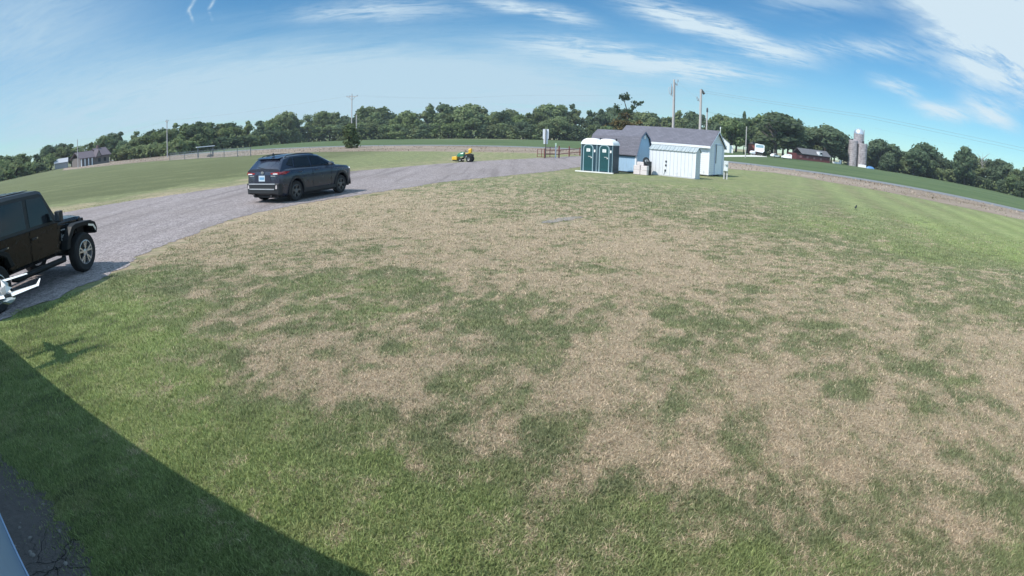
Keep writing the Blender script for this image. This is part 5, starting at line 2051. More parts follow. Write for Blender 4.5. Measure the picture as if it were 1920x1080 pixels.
def build_single_trees():
    def put(px, py_top, D, rpx, kind, var, lf, label, name='tree', low=.03, cat='tree'):
        p = at(px, py_top, D)
        r = rpx / 1095 * D
        return tree(name, (p.x, p.y), p.z * 1.03, r, kind, var, lf, label, None, low, cat)
    # the lone bush by the road and its neighbours
    b = put(655, 226, 114, 23, 'bushy', 0, 'g', 'lone green bush standing by the road in front of the crop', 'shrub', 0, 'bush')
    put(742, 244, 285, 20, 'bushy', 1, 'y', 'small light green shrub at the crop edge right of the roadside bush', 'shrub', 0, 'bush')
    # farmyard
    put(1457, 212, 235, 62, 'round', 0, 'd', 'large dark spreading tree over the white farm vehicles', low=.12)
    put(1490, 232, 285, 40, 'round', 2, 'd', 'dark tree just left of the red barn roof', low=.10)
    put(1548, 238, 290, 50, 'round', 1, 'd', 'broad dark tree between red barn and silo', low=.05)
    put(1527, 246, 292, 30, 'round', 3, 'g', 'mid green tree standing behind the red barn', low=.12)
    put(1374, 225, 232, 30, 'round', 3, 'g', 'mid green yard tree between white farmhouse and bare grey pole', low=.05)
    put(1397, 213, 240, 14, 'tall', 0, 'd', 'narrow dark evergreen tree behind the bare grey pole', low=.0)
    put(1430, 238, 258, 26, 'round', 2, 'g', 'mid green tree behind the white camper trailer', low=.10)
    put(1434, 268, 232, 10, 'bushy', 2, 'd', 'dark bush right of the white camper trailer', 'shrub', 0, 'bush')
    put(1652, 262, 300, 34, 'round', 1, 'd', 'tall dark tree immediately right of the silo')
    put(1668, 285, 292, 26, 'bushy', 0, 'd', 'dark bushy tree low down right of the silo')
    put(1735, 268, 300, 32, 'round', 2, 'd', 'tall dark tree midway between silo and right picture edge')
    put(1716, 280, 290, 30, 'round', 1, 'd', 'dark rounded tree lower than the tall tree beside it, well right of the silo')
    put(1812, 276, 285, 28, 'round', 0, 'd', 'tallest dark tree of the right hand wood beside a bare tree')
    # browning pine sticking out above the sheds
    p = at(1178, 178, 150)
    H = p.z
    o = empty('pine_tree', (p.x, p.y, 0), 0, 'ragged half dead pine with browning boughs behind the sheds', 'tree')
    m = MB()
    m.tube([(0, 0, 0), (.1, 0, H * .5), (-.3, 0, H * .72), (-.9, 0, H * .86), (-.5, 0, H * .98)], [.3, .22, .15, .1, .05], 7)
    m.tube([(-.2, 0, H * .66), (1.2, 0, H * .72), (2.6, 0, H * .82), (3.9, 0, H * .9)], [.13, .1, .07, .03], 6)
    m.tube([(0, 0, H * .6), (-1.6, 0, H * .68), (-3.0, 0, H * .74)], [.12, .08, .03], 6)
    m.tube([(.9, 0, H * .71), (1.5, 0, H * .8), (1.9, 0, H * .9)], [.1, .06, .03], 6)
    m.tube([(-.9, 0, H * .86), (-1.7, 0, H * .93), (-1.9, 0, H * .97)], [.07, .05, .02], 6)
    for k in range(9):
        z = H * (.2 + .045 * k)
        a = k * 2.4
        m.tube([(0, 0, z), (math.cos(a) * 1.9, math.sin(a) * 1.9, z + .2), (math.cos(a) * 3.6, math.sin(a) * 3.6, z + .1)], [.09, .06, .02], 5)
    m.build('trunk', BARK, o)
    rr = np.random.default_rng(8)
    pts, sz = [], []
    tufts = [(-.5, 0, .98, .75, .06), (-1.2, 0, .92, .7, .05), (-1.8, 0, .97, .5, .04), (.1, 0, .93, .5, .04), (3.6, 0, .88, .5, .03), (2.9, 0, .84, .5, .03), (1.8, 0, .86, .6, .06), (1.3, 0, .77, .6, .05), (-2.9, 0, .76, .7, .06), (-2.4, 0, .70, .6, .05), (.4, 0, .70, 1.0, .05)]
    for k in range(26):
        a = rr.uniform(0, 6.28)
        z = rr.uniform(.12, .64)
        q = rr.uniform(.5, 4.4) * (1.15 - z)
        tufts.append((q * math.cos(a), q * math.sin(a), z, rr.uniform(.8, 1.5), .05))
    cs, ss = [], []
    for (x, y, z, r, rz) in tufts:
        n = int(110 * r)
        v = rr.normal(size=(n, 3)) * .55
        cs.append(np.array([x, y, z * H]) + v * np.array([r, r, rz * H * .7]))
    c = np.concatenate(cs)
    n = len(c)
    a = rr.normal(size=(n, 3))
    a /= np.linalg.norm(a, axis=1)[:, None]
    b = np.cross(a, rr.normal(size=(n, 3)))
    b /= np.linalg.norm(b, axis=1)[:, None]
    s = rr.uniform(.1, .26, n)[:, None]
    co = np.concatenate([c + (a * i + b * j) * s for i, j in ((-1, -.6), (1, -.8), (.7, .9), (-.8, .7))])
    i = np.arange(n)
    f = np.stack([i, i + n, i + 2 * n, i + 3 * n], 1).ravel()
    split = (c[:, 2] < .66 * H)
    for nm, mask, lm in (('crown', split, LEAF_B), ('crown', ~split, LEAF_D)):
        idx = np.where(mask)[0]
        k = len(idx)
        co2 = np.concatenate([co[idx + j * n] for j in range(4)])
        i2 = np.arange(k)
        f2 = np.stack([i2, i2 + k, i2 + 2 * k, i2 + 3 * k], 1).ravel()
        oo = mesh_np('crown', co2, f2, 4, lm, {'rnd': np.tile(rr.random(k), 4)})
        oo.parent = o
        if lm is LEAF_B:
            oo['label'] = 'browning lower boughs'
    # bare dead tree at the right
    p = at(1843, 283, 300)
    o = empty('dead_tree', (p.x, p.y, 0), 0, 'bare leafless tree in the right hand wood', 'tree')
    H = p.z
    m = MB()
    m.tube([(0, 0, 0), (.1, 0, H * .4), (0, .1, H * .95)], [.3, .2, .04], 7)
    rr2 = random.Random(3)
    for k in range(22):
        z = H * rr2.uniform(.35, .8)
        a = rr2.uniform(0, 6.28)
        L = rr2.uniform(1.5, 4)
        m.tube([(0, 0, z), (math.cos(a) * L * .5, math.sin(a) * L * .5, z + L * .45), (math.cos(a) * L, math.sin(a) * L, z + L * .95)], [.12, .08, .03], 4)
    m.build('trunk', mat('pale dead wood', (.30, .28, .27), .9), o)


build_single_trees()

# ------------------------------------------------------------------ vehicles
GLASS = mat('tinted car glass', (.008, .010, .012), .05, spec=.5, var=.02)
TYRE = mat('tyre rubber', (.014, .014, .015), .85, bump=.2)
CHROME = mat('bright metal', (.62, .63, .65), .2, .9, var=.03)


def wheel(parent, x, y, r, w, out, rim_m, spokes=5, rr_=.64, hub=.09, dish=.02):
    """out = +1 / -1: which side faces outward (local y)"""
    o = empty('wheel', (x, y, r))
    o.parent = parent
    Q = Matrix.Rotation(R(-90) * out, 4, 'X')      # lathe axis to +-y, z of the lathe points outward
    h = w / 2
    m = MB()
    m.lathe([(r * rr_, -h * .9), (r * .90, -h), (r * .985, -h * .72), (r, -h * .3), (r, h * .3), (r * .985, h * .72), (r * .90, h), (r * .72, h * .96), (r * rr_, h * .9)], 32, Q, close=True)
    m.build('tyre', TYRE, o, smooth=35)
    R0 = r * rr_
    m = MB()
    m.lathe([(R0, -h * .85), (R0 * 1.0, h * .92), (R0 * .93, h * .95), (R0 * .9, h * .55), (R0 * .88, -h * .3)], 32, Q)
    m.lathe([(.0001, h * .62), (hub, h * .7), (hub, h * .8), (hub * .7, h * .86), (.0001, h * .86)], 16, Q)
    for k in range(spokes):
        a = 2 * PI * k / spokes + .3
        for da in (-.13, .13):
            c, s = math.cos(a), math.sin(a)
            c2, s2 = math.cos(a + da * 1.5), math.sin(a + da * 1.5)
            p0 = Vector((c * hub * .8, s * hub * .8, h * .74))
            p1 = Vector((c2 * R0 * .94, s2 * R0 * .94, h * .80))
            t_ = Vector((-s, c, 0)) * R0 * .055
            t2 = Vector((-s2, c2, 0)) * R0 * .085
            dz = Vector((0, 0, .02))
            m.add([p0 - t_ - dz, p0 + t_ - dz, p1 + t2 - dz, p1 - t2 - dz, p0 - t_ + dz, p0 + t_ + dz, p1 + t2 + dz, p1 - t2 + dz],
                  [(3, 2, 1, 0), (4, 5, 6, 7), (0, 1, 5, 4), (1, 2, 6, 5), (2, 3, 7, 6), (3, 0, 4, 7)], Q)
    m.build('rim', rim_m, o, smooth=35)
    m = MB()
    m.lathe([(.0001, -h * .4), (R0 * .86, -h * .4), (R0 * .86, h * .1), (.0001, h * .1)], 20, Q)
    m.build('brake_disc', mat('dark brake parts', (.03, .03, .032), .6), o)
    return o


def well(x, y, r, d):
    m = MB()
    m.lathe([(.0001, -d / 2), (r, -d / 2), (r, d / 2), (.0001, d / 2)], 28, Matrix.Translation((x, y, r * .92)) @ Matrix.Rotation(R(90), 4, 'X'))
    o = m.build('cutter', DARK)
    return o


def quad_panel(m, pts, off, th=.006):
    """thin panel: a polygon lifted off the surface by `off`"""
    P = [Vector(p) for p in pts]
    n = (P[1] - P[0]).cross(P[2] - P[0]).normalized()
    m.prism([p + n * off for p in P], n * th)


def build_suv():
    R_, F_ = gp(557, 377), gp(640, 362)
    ax = Vector((F_[0] - R_[0], F_[1] - R_[1]))
    wb = ax.length
    sc = wb / 2.69
    ax.normalize()
    left = Vector((-ax.y, ax.x))
    C = Vector(R_) + left * .90 * sc
    t = empty('suv', (C.x, C.y, .008), math.atan2(ax.y, ax.x), 'dark grey blue compact suv parked on the gravel drive with rear facing left', 'car', None, sc)
    paint = mat('dark slate metallic paint', (.019, .025, .046), .3, .3, var=.05, coat=.6, spec=.5)
    clad = mat('black plastic cladding', (.012, .013, .015), .6)

    def S(w, zb, zt, crown=.02, tuck=.9):
        return [(0, zb), (w * .84, zb), (w * .96, zb + .09), (w * .985, zb + .26), (w, .70), (w * .985, .82), (w * .975, zt - .09), (w * .935, zt - .02), (w * tuck, zt), (0, zt + crown)]
    secs = [(-.94, S(.70, .40, .90)), (-.90, S(.82, .33, .98)), (-.80, S(.885, .28, 1.03)), (-.6, S(.915, .25, 1.06)), (-.3, S(.93, .22, 1.08)), (.3, S(.93, .20, 1.07)), (1.3, S(.925, .20, 1.045)), (2.0, S(.925, .20, 1.03)), (2.35, S(.925, .20, 1.02, .03)), (2.8, S(.92, .21, 1.0, .05)), (3.2, S(.905, .24, .96, .05)), (3.5, S(.84, .28, .89, .04)), (3.62, S(.76, .33, .80)), (3.67, S(.64, .40, .72))]
    m = MB()
    m.loft(secs)
    body = m.build('body', paint, t)
    cut(body, [well(0, s * .86, .40, .42) for s in (-1, 1)] + [well(2.69, s * .86, .40, .42) for s in (-1, 1)])
    body.data.materials.clear()
    body.data.materials.append(paint)
    for p in body.data.polygons:
        p.use_smooth = True
    body.data.set_sharp_from_angle(angle=R(32))

    def side_y(z):
        return .845 - (z - 1.04) * .36

    def G(zr):
        zb = 1.0
        return [(0, zb), (side_y(zb), zb), (side_y(zr - .07), zr - .07), (side_y(zr - .07) - .10, zr), (0, zr + .03)]
    m = MB()
    m.loft([(-.88, G(1.10)), (-.50, G(1.51)), (-.38, G(1.585)), (-.05, G(1.645)), (.5, G(1.67)), (1.1, G(1.655)), (1.55, G(1.58)), (2.42, G(1.09))])
    m.build('cabin', paint, t, smooth=35)
    m = MB()
    # side windows: on the inclined side plane
    polys = {
        'front_window': [(.98, 1.10), (2.02, 1.10), (1.45, 1.50), (.98, 1.555)],
        'rear_window_side': [(.01, 1.12), (.90, 1.10), (.90, 1.555), (.10, 1.55)],
        'quarter_window': [(-.40, 1.26), (-.06, 1.14), (.02, 1.53), (-.14, 1.51)],
    }
    for s in (-1, 1):
        for nm, pl in polys.items():
            m = MB()
            pts = [(x, s * side_y(z), z) for x, z in pl]
            if s > 0:
                pts = pts[::-1]
            quad_panel(m, pts, .004)
            m.build('side_window', GLASS, t)
        m = MB()
        m.prism([(-.36, s * (side_y(1.09) + .005), 1.085), (2.05, s * (side_y(1.07) + .005), 1.065), (2.05, s * (side_y(1.07) + .005), 1.085), (-.36, s * (side_y(1.1) + .005), 1.10)], (0, s * .008, 0))
        m.build('belt_trim', clad, t)
        m = MB()
        yy = side_y(1.55) - .06
        m.tube([(-.30, s * yy, 1.58), (-.2, s * yy, 1.655), (.4, s * yy, 1.70), (1.1, s * yy, 1.675), (1.32, s * yy, 1.62)], .02, 8)
        m.build('roof_rail', BLACK, t, smooth=60)
        # door gaps and handles
        m = MB()
        for x in (.94, 2.06):
            m.prism([(x, s * .932, .34), (x + .012, s * .932, .34), (x + .012, s * .916, 1.0), (x, s * .916, 1.0)], (0, s * .003, 0))
        m.build_each('door_gap', DARK, t)
        for x in (.22, 1.18):
            m = MB()
            m.box((x, s * .925, .93), (.2, .03, .035))
            m.build('door_handle', paint, t, bevel=.01)
        m = MB()
        m.loft([(1.86, [(0, -.02), (.02, 0), (0, .02)]), (1.88, [(0, -.08), (.09, 0), (0, .08)]), (1.98, [(0, -.09), (.11, 0), (0, .09)]), (2.06, [(0, -.05), (.07, 0), (0, .05)])], Matrix.Translation((0, s * 1.0, 1.13)))
        mr = m.build('mirror', paint, t, smooth=60)
        m = MB()
        m.box((1.862, s * 1.0, 1.13), (.006, .14, .11))
        m.build('mirror_glass', CHROME, mr)
        # arch cladding and sill
        for x in (0, 2.69):
            m = MB()
            vs, fs = [], []
            N = 17
            for k in range(N):
                a = R(-12) + (PI + R(24)) * k / (N - 1)
                for r_ in (.385, .455):
                    for y in (.90, .945):
                        vs.append((x + r_ * math.cos(a), s * y, .365 + r_ * math.sin(a)))
            for k in range(N - 1):
                b, c = k * 4, (k + 1) * 4
                fs += [(b, b + 1, c + 1, c), (b + 2, c + 2, c + 3, b + 3), (b + 1, b + 3, c + 3, c + 1), (b, c, c + 2, b + 2)]
            m.add(vs, fs)
            m.build('arch_cladding', clad, t, smooth=30)
        m = MB()
        m.prism([(.42, s * .90, .21), (2.27, s * .90, .21), (2.27, s * .945, .30), (.42, s * .945, .30)], (0, 0, .12))
        m.build('sill', clad, t, bevel=.015)
        # tail lamp: wraps round the corner
        m = MB()
        m.prism([(-.90, s * .80, 1.0), (-.62, s * .925, 1.0), (-.36, s * .925, .985), (-.62, s * .93, .90), (-.90, s * .83, .91)], (-.012, s * .02, .0))
        m.prism([(-.925, s * .40, .965), (-.925, s * .81, .995), (-.925, s * .83, .905), (-.925, s * .44, .915)], (-.018, 0, 0))
        tl = m.build('taillight', mat('red lamp lens', (.30, .012, .016), .12, coat=1.0), t)
        m = MB()
        m.box((-.95, s * .66, .93), (.012, .22, .035))
        m.build('reversing_lens', mat('clear lamp lens', (.75, .74, .74), .15), tl)
        m = MB()
        m.prism([(3.5, s * .62, .78), (3.42, s * .84, .80), (3.25, s * .90, .86), (3.4, s * .8, .89), (3.56, s * .6, .86)], (.06, s * .02, 0))
        m.build('headlight', mat('clear lamp lens', (.75, .74, .74), .15), t)
    # rear window, spoiler, windscreen
    m = MB()
    quad_panel(m, [(-.862, .66, 1.125), (-.862, -.66, 1.125), (-.525, -.60, 1.49), (-.525, .60, 1.49)][::-1], .006)
    rw = m.build('rear_window', GLASS, t)
    m = MB()
    m.tube([(-.885, -.05, 1.13), (-.83, .30, 1.19)], .012, 6)
    m.tube([(-.88, -.05, 1.11), (-.85, -.05, 1.13)], .022, 6)
    m.build('wiper', BLACK, rw)
    m = MB()
    m.prism([(-.58, -.56, 1.535), (-.58, .56, 1.535), (-.36, .59, 1.585), (-.36, -.59, 1.585)], (0, 0, .028))
    m.build('spoiler', paint, t, bevel=.012)
    m = MB()
    quad_panel(m, [(2.36, -.68, 1.125), (2.36, .68, 1.125), (1.60, .56, 1.555), (1.60, -.56, 1.555)], .006)
    m.build('windscreen', GLASS, t)
    m = MB()
    m.lathe([(.0001, .16), (.02, .12), (.05, 0)], 8, Matrix.Translation((-.28, 0, 1.66)) @ Matrix.Diagonal((1.8, .7, .8, 1)))
    m.build('antenna', BLACK, t)
    # hatch, plate, bumper
    m = MB()
    m.prism([(-.945, -.46, .70), (-.945, .46, .70), (-.955, .36, .90), (-.955, -.36, .90)], (-.012, 0, 0))
    m.build('hatch_panel', paint, t, bevel=.006)
    m = MB()
    m.box((-.972, .02, .80), (.012, .32, .16))
    pl = m.build('license_plate', mat('white blue plate', (.46, .54, .60), .4), t)
    m = MB()
    for k in range(6):
        m.box((-.980, -.09 + k * .042, .80), (.004, .028, .07))
    m.build('plate_characters', mat('blue plate characters', (.05, .25, .45), .5), pl)
    m = MB()
    m.lathe([(.045, -.008), (.07, -.008), (.07, .008), (.045, .008)], 18, Matrix.Translation((-.955, 0, .975)) @ Matrix.Rotation(R(90), 4, 'Y') @ Matrix.Diagonal((.7, 1, 1, 1)), close=True)
    m.lathe([(.02, -.006), (.036, -.006), (.036, .006), (.02, .006)], 14, Matrix.Translation((-.955, 0, .985)) @ Matrix.Rotation(R(90), 4, 'Y') @ Matrix.Diagonal((.6, 1.2, 1, 1)), close=True)
    m.build('emblem', CHROME, t)
    for s in (-1, 1):
        m = MB()
        m.box((-.958, s * .56, .865), (.006, .24, .022))
        m.build('badge', CHROME, t)
    m = MB()
    m.loft([(-1.02, [(0, .36), (.62, .36), (.68, .62), (0, .62)]), (-.97, [(0, .32), (.80, .32), (.84, .66), (0, .66)]), (-.80, [(0, .28), (.90, .30), (.91, .64), (0, .64)])])
    bp = m.build('rear_bumper', clad, t, bevel=.01)
    m = MB()
    m.box((-1.015, 0, .645), (.05, 1.36, .03))
    m.box((-1.03, 0, .50), (.03, 1.30, .03))
    m.build_each('bumper_trim', mat('silver bumper trim', (.42, .43, .45), .35, .4), bp)
    for s in (-1, 1):
        m = MB()
        m.box((-.985, s * .70, .56), (.05, .13, .10))
        m.build('reflector', mat('pale bumper reflector', (.5, .45, .45), .2), bp)
    m = MB()
    m.loft([(3.50, [(0, .28), (.86, .30), (.84, .55), (0, .55)]), (3.66, [(0, .28), (.70, .30), (.68, .55), (0, .55)]), (3.72, [(0, .34), (.5, .34), (.5, .52), (0, .52)])])
    m.build('front_bumper', clad, t, bevel=.01)
    m = MB()
    m.box((3.66, 0, .68), (.05, 1.1, .18))
    m.build('grille', BLACK, t, bevel=.02)
    m = MB()
    m.box((1.3, 0, .24), (4.1, 1.3, .12))
    m.tube([(-1.0, .45, .27), (-.6, .45, .27)], .04, 8)
    m.tube([(-1.0, -.45, .27), (-.6, -.45, .27)], .04, 8)
    m.build('underbody', DARK, t)
    # proportions: high waist, short overhangs
    for ch in t.children:
        for o in [ch] + list(ch.children):
            if o.type != 'MESH':
                continue
            for vt in o.data.vertices:
                x, z = vt.co.x, vt.co.z
                if z < 1.08:
                    z += .12 * min(1, max(0, (z - .45) / .45))
                else:
                    z += .12 * max(0, 1 - (z - 1.08) / .60)
                if x < -.6:
                    x = -.6 + (x + .6) * .78
                elif x > 3.15:
                    x = 3.15 + (x - 3.15) * .72
                vt.co.x, vt.co.z = x, z
    rim = mat('dark grey alloy', (.13, .135, .145), .35, .7)
    for x in (0, 2.69):
        for s in (-1, 1):
            wheel(t, x, s * .795, .365, .225, s, rim)


def text_mesh(s, size, name, m, parent, M):
    cu = bpy.data.curves.new(name, 'FONT')
    cu.body = s
    cu.size = size
    cu.extrude = .002
    cu.align_x = 'CENTER'
    o = bpy.data.objects.new(name, cu)
    COL.objects.link(o)
    bpy.context.view_layer.update()
    dg = bpy.context.evaluated_depsgraph_get()
    me = bpy.data.meshes.new_from_object(o.evaluated_get(dg))
    bpy.data.objects.remove(o)
    me.transform(M)
    me.materials.clear()
    me.materials.append(m)
    o = bpy.data.objects.new(name, me)
    COL.objects.link(o)
    o.parent = parent
    return o


def build_jeep():
    R_, F_ = gp(7, 587), gp(159, 512)
    ax = Vector((F_[0] - R_[0], F_[1] - R_[1]))
    sc = ax.length / 3.0 * 1.06
    ax.normalize()
    left = Vector((-ax.y, ax.x))
    C = Vector(R_) + left * .92 * sc - ax * .02
    t = empty('offroad_car', (C.x, C.y, .008), math.atan2(ax.y, ax.x), 'black boxy four door offroad car with hardtop cut off by the left picture edge', 'car', None, sc)
    paint = mat('black car paint', (.005, .006, .007), .25, .0, var=.04, coat=.2, spec=.2)
    top_m = mat('black hardtop', (.011, .012, .014), .4)
    flare_m = mat('satin black flare', (.010, .011, .012), .62, spec=.25)
    # tub
    W = .80
    m = MB()

    def T(w, zb, zt):
        return [(0, zb), (w * .9, zb), (w - .03, zb + .05), (w, zb + .2), (w, zt - .12), (w - .02, zt), (0, zt)]
    m.loft([(-.66, T(W - .02, .60, 1.19)), (-.60, T(W, .55, 1.19)), (1.3, T(W, .52, 1.19)), (2.03, T(W - .02, .52, 1.19))])
    b = m.build('tub', paint, t)
    cut(b, [well(0, s * .78, .50, .50) for s in (-1, 1)])
    b.data.materials.clear()
    b.data.materials.append(paint)
    for p in b.data.polygons:
        p.use_smooth = True
    b.data.set_sharp_from_angle(angle=R(30))
    # bonnet and grille
    m = MB()

    def Hd(w, zt, zb=.62):
        return [(0, zb), (w, zb), (w, zt - .07), (w - .05, zt - .01), (w - .14, zt), (w * .45, zt + .03), (0, zt + .035)]
    m.loft([(2.02, Hd(.70, 1.20)), (2.5, Hd(.68, 1.195)), (3.1, Hd(.63, 1.175)), (3.34, Hd(.60, 1.15)), (3.40, Hd(.57, 1.10))])
    hd = m.build('bonnet', paint, t, smooth=35)
    for s in (-1, 1):
        m = MB()
        m.box((3.2, s * .645, 1.08), (.06, .03, .10))
        m.build('bonnet_latch', BLACK, hd)
    m = MB()
    for k in (-.3, 0, .3):
        m.box((2.06, k, 1.235), (.10, .16, .03))
    m.build_each('cowl_vent', BLACK, hd)
    m = MB()
    m.prism([(3.38, -.62, .66), (3.38, .62, .66), (3.38, .60, 1.10), (3.38, -.60, 1.10)], (.05, 0, 0))
    gr = m.build('grille', paint, t, bevel=.02)
    m = MB()
    for k in range(7):
        m.box((3.437, (k - 3) * .095, .88), (.012, .05, .32))
    m.build_each('grille_slot', DARK, gr)
    for s in (-1, 1):
        m = MB()
        m.lathe([(.10, 0), (.10, .03), (.0001, .045)], 18, Matrix.Translation((3.425, s * .45, .93)) @ Matrix.Rotation(R(90), 4, 'Y'))
        m.build('headlight', mat('clear lamp lens', (.75, .74, .74), .15), t)

    # hardtop cabin: sides lean in
    def sy(z):
        return .785 - (z - 1.19) * .13

    def Gs(zr):
        return [(0, 1.15), (sy(1.15), 1.15), (sy(zr - .06), zr - .06), (sy(zr - .06) - .05, zr), (0, zr + .025)]
    m = MB()
    m.loft([(-.66, Gs(1.85)), (-.55, Gs(1.885)), (.6, Gs(1.90)), (1.45, Gs(1.89)), (1.58, Gs(1.85)), (2.0, Gs(1.25))])
    cab = m.build('hardtop', top_m, t, smooth=30)
    m = MB()
    for y in (-.35, 0, .35):
        m.box((.55, y, 1.922), (1.7, .16, .012))
    m.build_each('roof_panel', mat('glossy roof panel', (.02, .021, .024), .18), cab, bevel=.004)
    m = MB()
    for x in (.0, .62):
        m.box((x, 0, 1.926), (.02, 1.3, .01))
    m.build_each('roof_seam', DARK, cab)
    win = {'front': [(1.02, 1.24), (1.80, 1.24), (1.53, 1.75), (1.02, 1.77)], 'rear': [(.24, 1.24), (.90, 1.24), (.90, 1.77), (.28, 1.77)], 'cargo': [(-.56, 1.27), (.10, 1.27), (.10, 1.76), (-.53, 1.76)]}
    for s in (-1, 1):
        for nm, pl in win.items():
            m = MB()
            pts = [(x, s * sy(z), z) for x, z in pl]
            if s > 0:
                pts = pts[::-1]
            quad_panel(m, pts, .005)
            m.build('side_window', GLASS, t)
        # doors: raised panels
        for nm, (x0, x1) in {'front': (.98, 1.93), 'rear': (.20, .955)}.items():
            m = MB()
            if nm == 'front':
                pl = [(x0, .60), (x1 - .06, .60), (x1, .72), (x1, 1.19), (x0, 1.19)]
            else:
                pl = [(x0 + .24, .60), (x1, .60), (x1, 1.19), (x0, 1.19), (x0, 1.0)]
            m.prism([(x, s * (W - .004), z) for x, z in pl], (0, s * .016, 0))
            dr = m.build('door', paint, t, bevel=.012)
            m = MB()
            m.box((x0 + .10, s * (W + .035), 1.02), (.16, .035, .035))
            m.build('door_handle', BLACK, dr, bevel=.008)
            m = MB()
            m.lathe([(.014, 0), (.014, .006), (.0001, .007)], 8, Matrix.Translation((x0 + .22, s * (W + .014), 1.02)) @ Matrix.Rotation(R(-90) * s, 4, 'X'))
            m.build('lock', CHROME, dr)
            m = MB()
            for z in (.78, 1.08):
                m.box((x1 + .015, s * (W + .012), z), (.07, .022, .05))
            m.build_each('hinge', paint, dr)
        # mirror
        m = MB()
        m.box((1.80, s * .98, 1.32), (.12, .17, .22))
        m.box((1.82, s * .88, 1.24), (.06, .12, .05))
        mr = m.build('mirror', BLACK, t, bevel=.03)
        m = MB()
        m.box((1.738, s * .98, 1.33), (.006, .14, .18))
        m.build('mirror_glass', mat('mirror glass', (.25, .27, .3), .05, .8), mr)
        # front wing flare: flat topped arch
        m = MB()
        out = [(2.30, .60), (2.36, .80), (2.56, 1.03), (2.70, 1.07), (3.28, 1.05), (3.46, .98), (3.52, .86), (3.50, .74)]
        inn = [(2.42, .60), (2.47, .77), (2.63, .94), (2.74, .98), (3.22, .96), (3.36, .91), (3.42, .82), (3.42, .74)]
        n = len(out)
        vs = [(x, s * .60, z) for x, z in out] + [(x, s * .935, z) for x, z in out] + [(x, s * .60, z) for x, z in inn] + [(x, s * .935, z) for x, z in inn]
        fs = []
        for k in range(n - 1):
            fs += [(k, k + 1, n + k + 1, n + k), (n + k, n + k + 1, 3 * n + k + 1, 3 * n + k), (3 * n + k, 3 * n + k + 1, 2 * n + k + 1, 2 * n + k), (2 * n + k, 2 * n + k + 1, k + 1, k)]
        fs += [(0, n, 3 * n, 2 * n), (n - 1, 3 * n - 1, 4 * n - 1, 2 * n - 1)]
        m.add(vs, fs)
        fl = m.build('wheel_flare', flare_m, t, bevel=.015)
        m = MB()
        m.prism([(3.17, s * .938, .985), (3.37, s * .938, .945), (3.45, s * .938, .85), (3.435, s * .938, .80), (3.35, s * .938, .905), (3.16, s * .938, .945)], (0, s * .008, 0))
        m.build('marker_lamp', mat('pale marker lens', (.74, .70, .62), .25), fl)
        # inner wing
        m = MB()
        m.prism([(2.03, s * .66, .60), (2.38, s * .66, .60), (2.60, s * .66, 1.02), (2.60, s * .66, 1.08), (2.03, s * .66, 1.12)], (0, s * .085, 0))
        m.build('wing', paint, t, bevel=.01)
        m = MB()
        m.box((2.86, s * .60, .80), (1.0, .06, .50))
        m.build('wing_liner', DARK, t)
        # rear flare
        m = MB()
        out = [(-.62, .66), (-.56, .84), (-.36, 1.0), (-.2, 1.03), (.24, 1.03), (.42, .95), (.56, .70)]
        inn = [(-.50, .66), (-.45, .79), (-.30, .92), (-.17, .95), (.20, .95), (.34, .88), (.45, .68)]
        n = len(out)
        vs = [(x, s * .76, z) for x, z in out] + [(x, s * .935, z) for x, z in out] + [(x, s * .76, z) for x, z in inn] + [(x, s * .935, z) for x, z in inn]
        fs = []
        for k in range(n - 1):
            fs += [(k, k + 1, n + k + 1, n + k), (n + k, n + k + 1, 3 * n + k + 1, 3 * n + k), (3 * n + k, 3 * n + k + 1, 2 * n + k + 1, 2 * n + k), (2 * n + k, 2 * n + k + 1, k + 1, k)]
        fs += [(0, n, 3 * n, 2 * n), (n - 1, 3 * n - 1, 4 * n - 1, 2 * n - 1)]
        m.add(vs, fs)
        m.build('wheel_flare', flare_m, t, bevel=.015)
        # side step
        m = MB()
        m.tube([(.52, s * .80, .46), (.60, s * .90, .43), (2.2, s * .90, .43), (2.3, s * .80, .46)], .055, 10)
        st = m.build('side_step', flare_m, t, smooth=50)
        m = MB()
        m.box((1.4, s * .90, .487), (1.5, .05, .008))
        m.build('tread', BLACK, st)
        # badge on the cowl side
        badge = mat('pale badge', (.55, .56, .58), .3, .5)
        rot = Matrix.Rotation(R(90), 4, 'X') if s < 0 else Matrix.Rotation(R(180), 4, 'Z') @ Matrix.Rotation(R(90), 4, 'X')
        text_mesh('Jeep', .13, 'badge', badge, t, Matrix.Translation((2.20, s * .757, .84)) @ rot)
        m = MB()
        for z in (1.0, .80):
            m.box((2.20, s * .755, z), (.20, .012, .018))
        m.build_each('badge_bar', badge, t)
        m = MB()
        m.box((-.665, s * .70, 1.02), (.04, .16, .26))
        m.build('taillight', mat('red lamp lens', (.30, .012, .016), .12, coat=1.0), t)
    m = MB()
    quad_panel(m, [(1.95, -.66, 1.30), (1.95, .66, 1.30), (1.63, .60, 1.78), (1.63, -.60, 1.78)], .006)
    m.build('windscreen', GLASS, t)
    m = MB()
    m.loft([(3.50, [(0, .50), (.62, .50), (.64, .70), (0, .70)]), (3.66, [(0, .52), (.58, .52), (.58, .68), (0, .68)])])
    m.build('front_bumper', BLACK, t, bevel=.02)
    m = MB()
    m.box((-.74, 0, .62), (.14, 1.5, .2))
    m.build('rear_bumper', BLACK, t, bevel=.02)
    m = MB()
    m.box((1.4, 0, .52), (4.2, .9, .12))
    m.tube([(0, -.7, .42), (0, .7, .42)], .07, 8)
    m.tube([(3.0, -.7, .42), (3.0, .7, .42)], .07, 8)
    m.build('chassis', DARK, t)
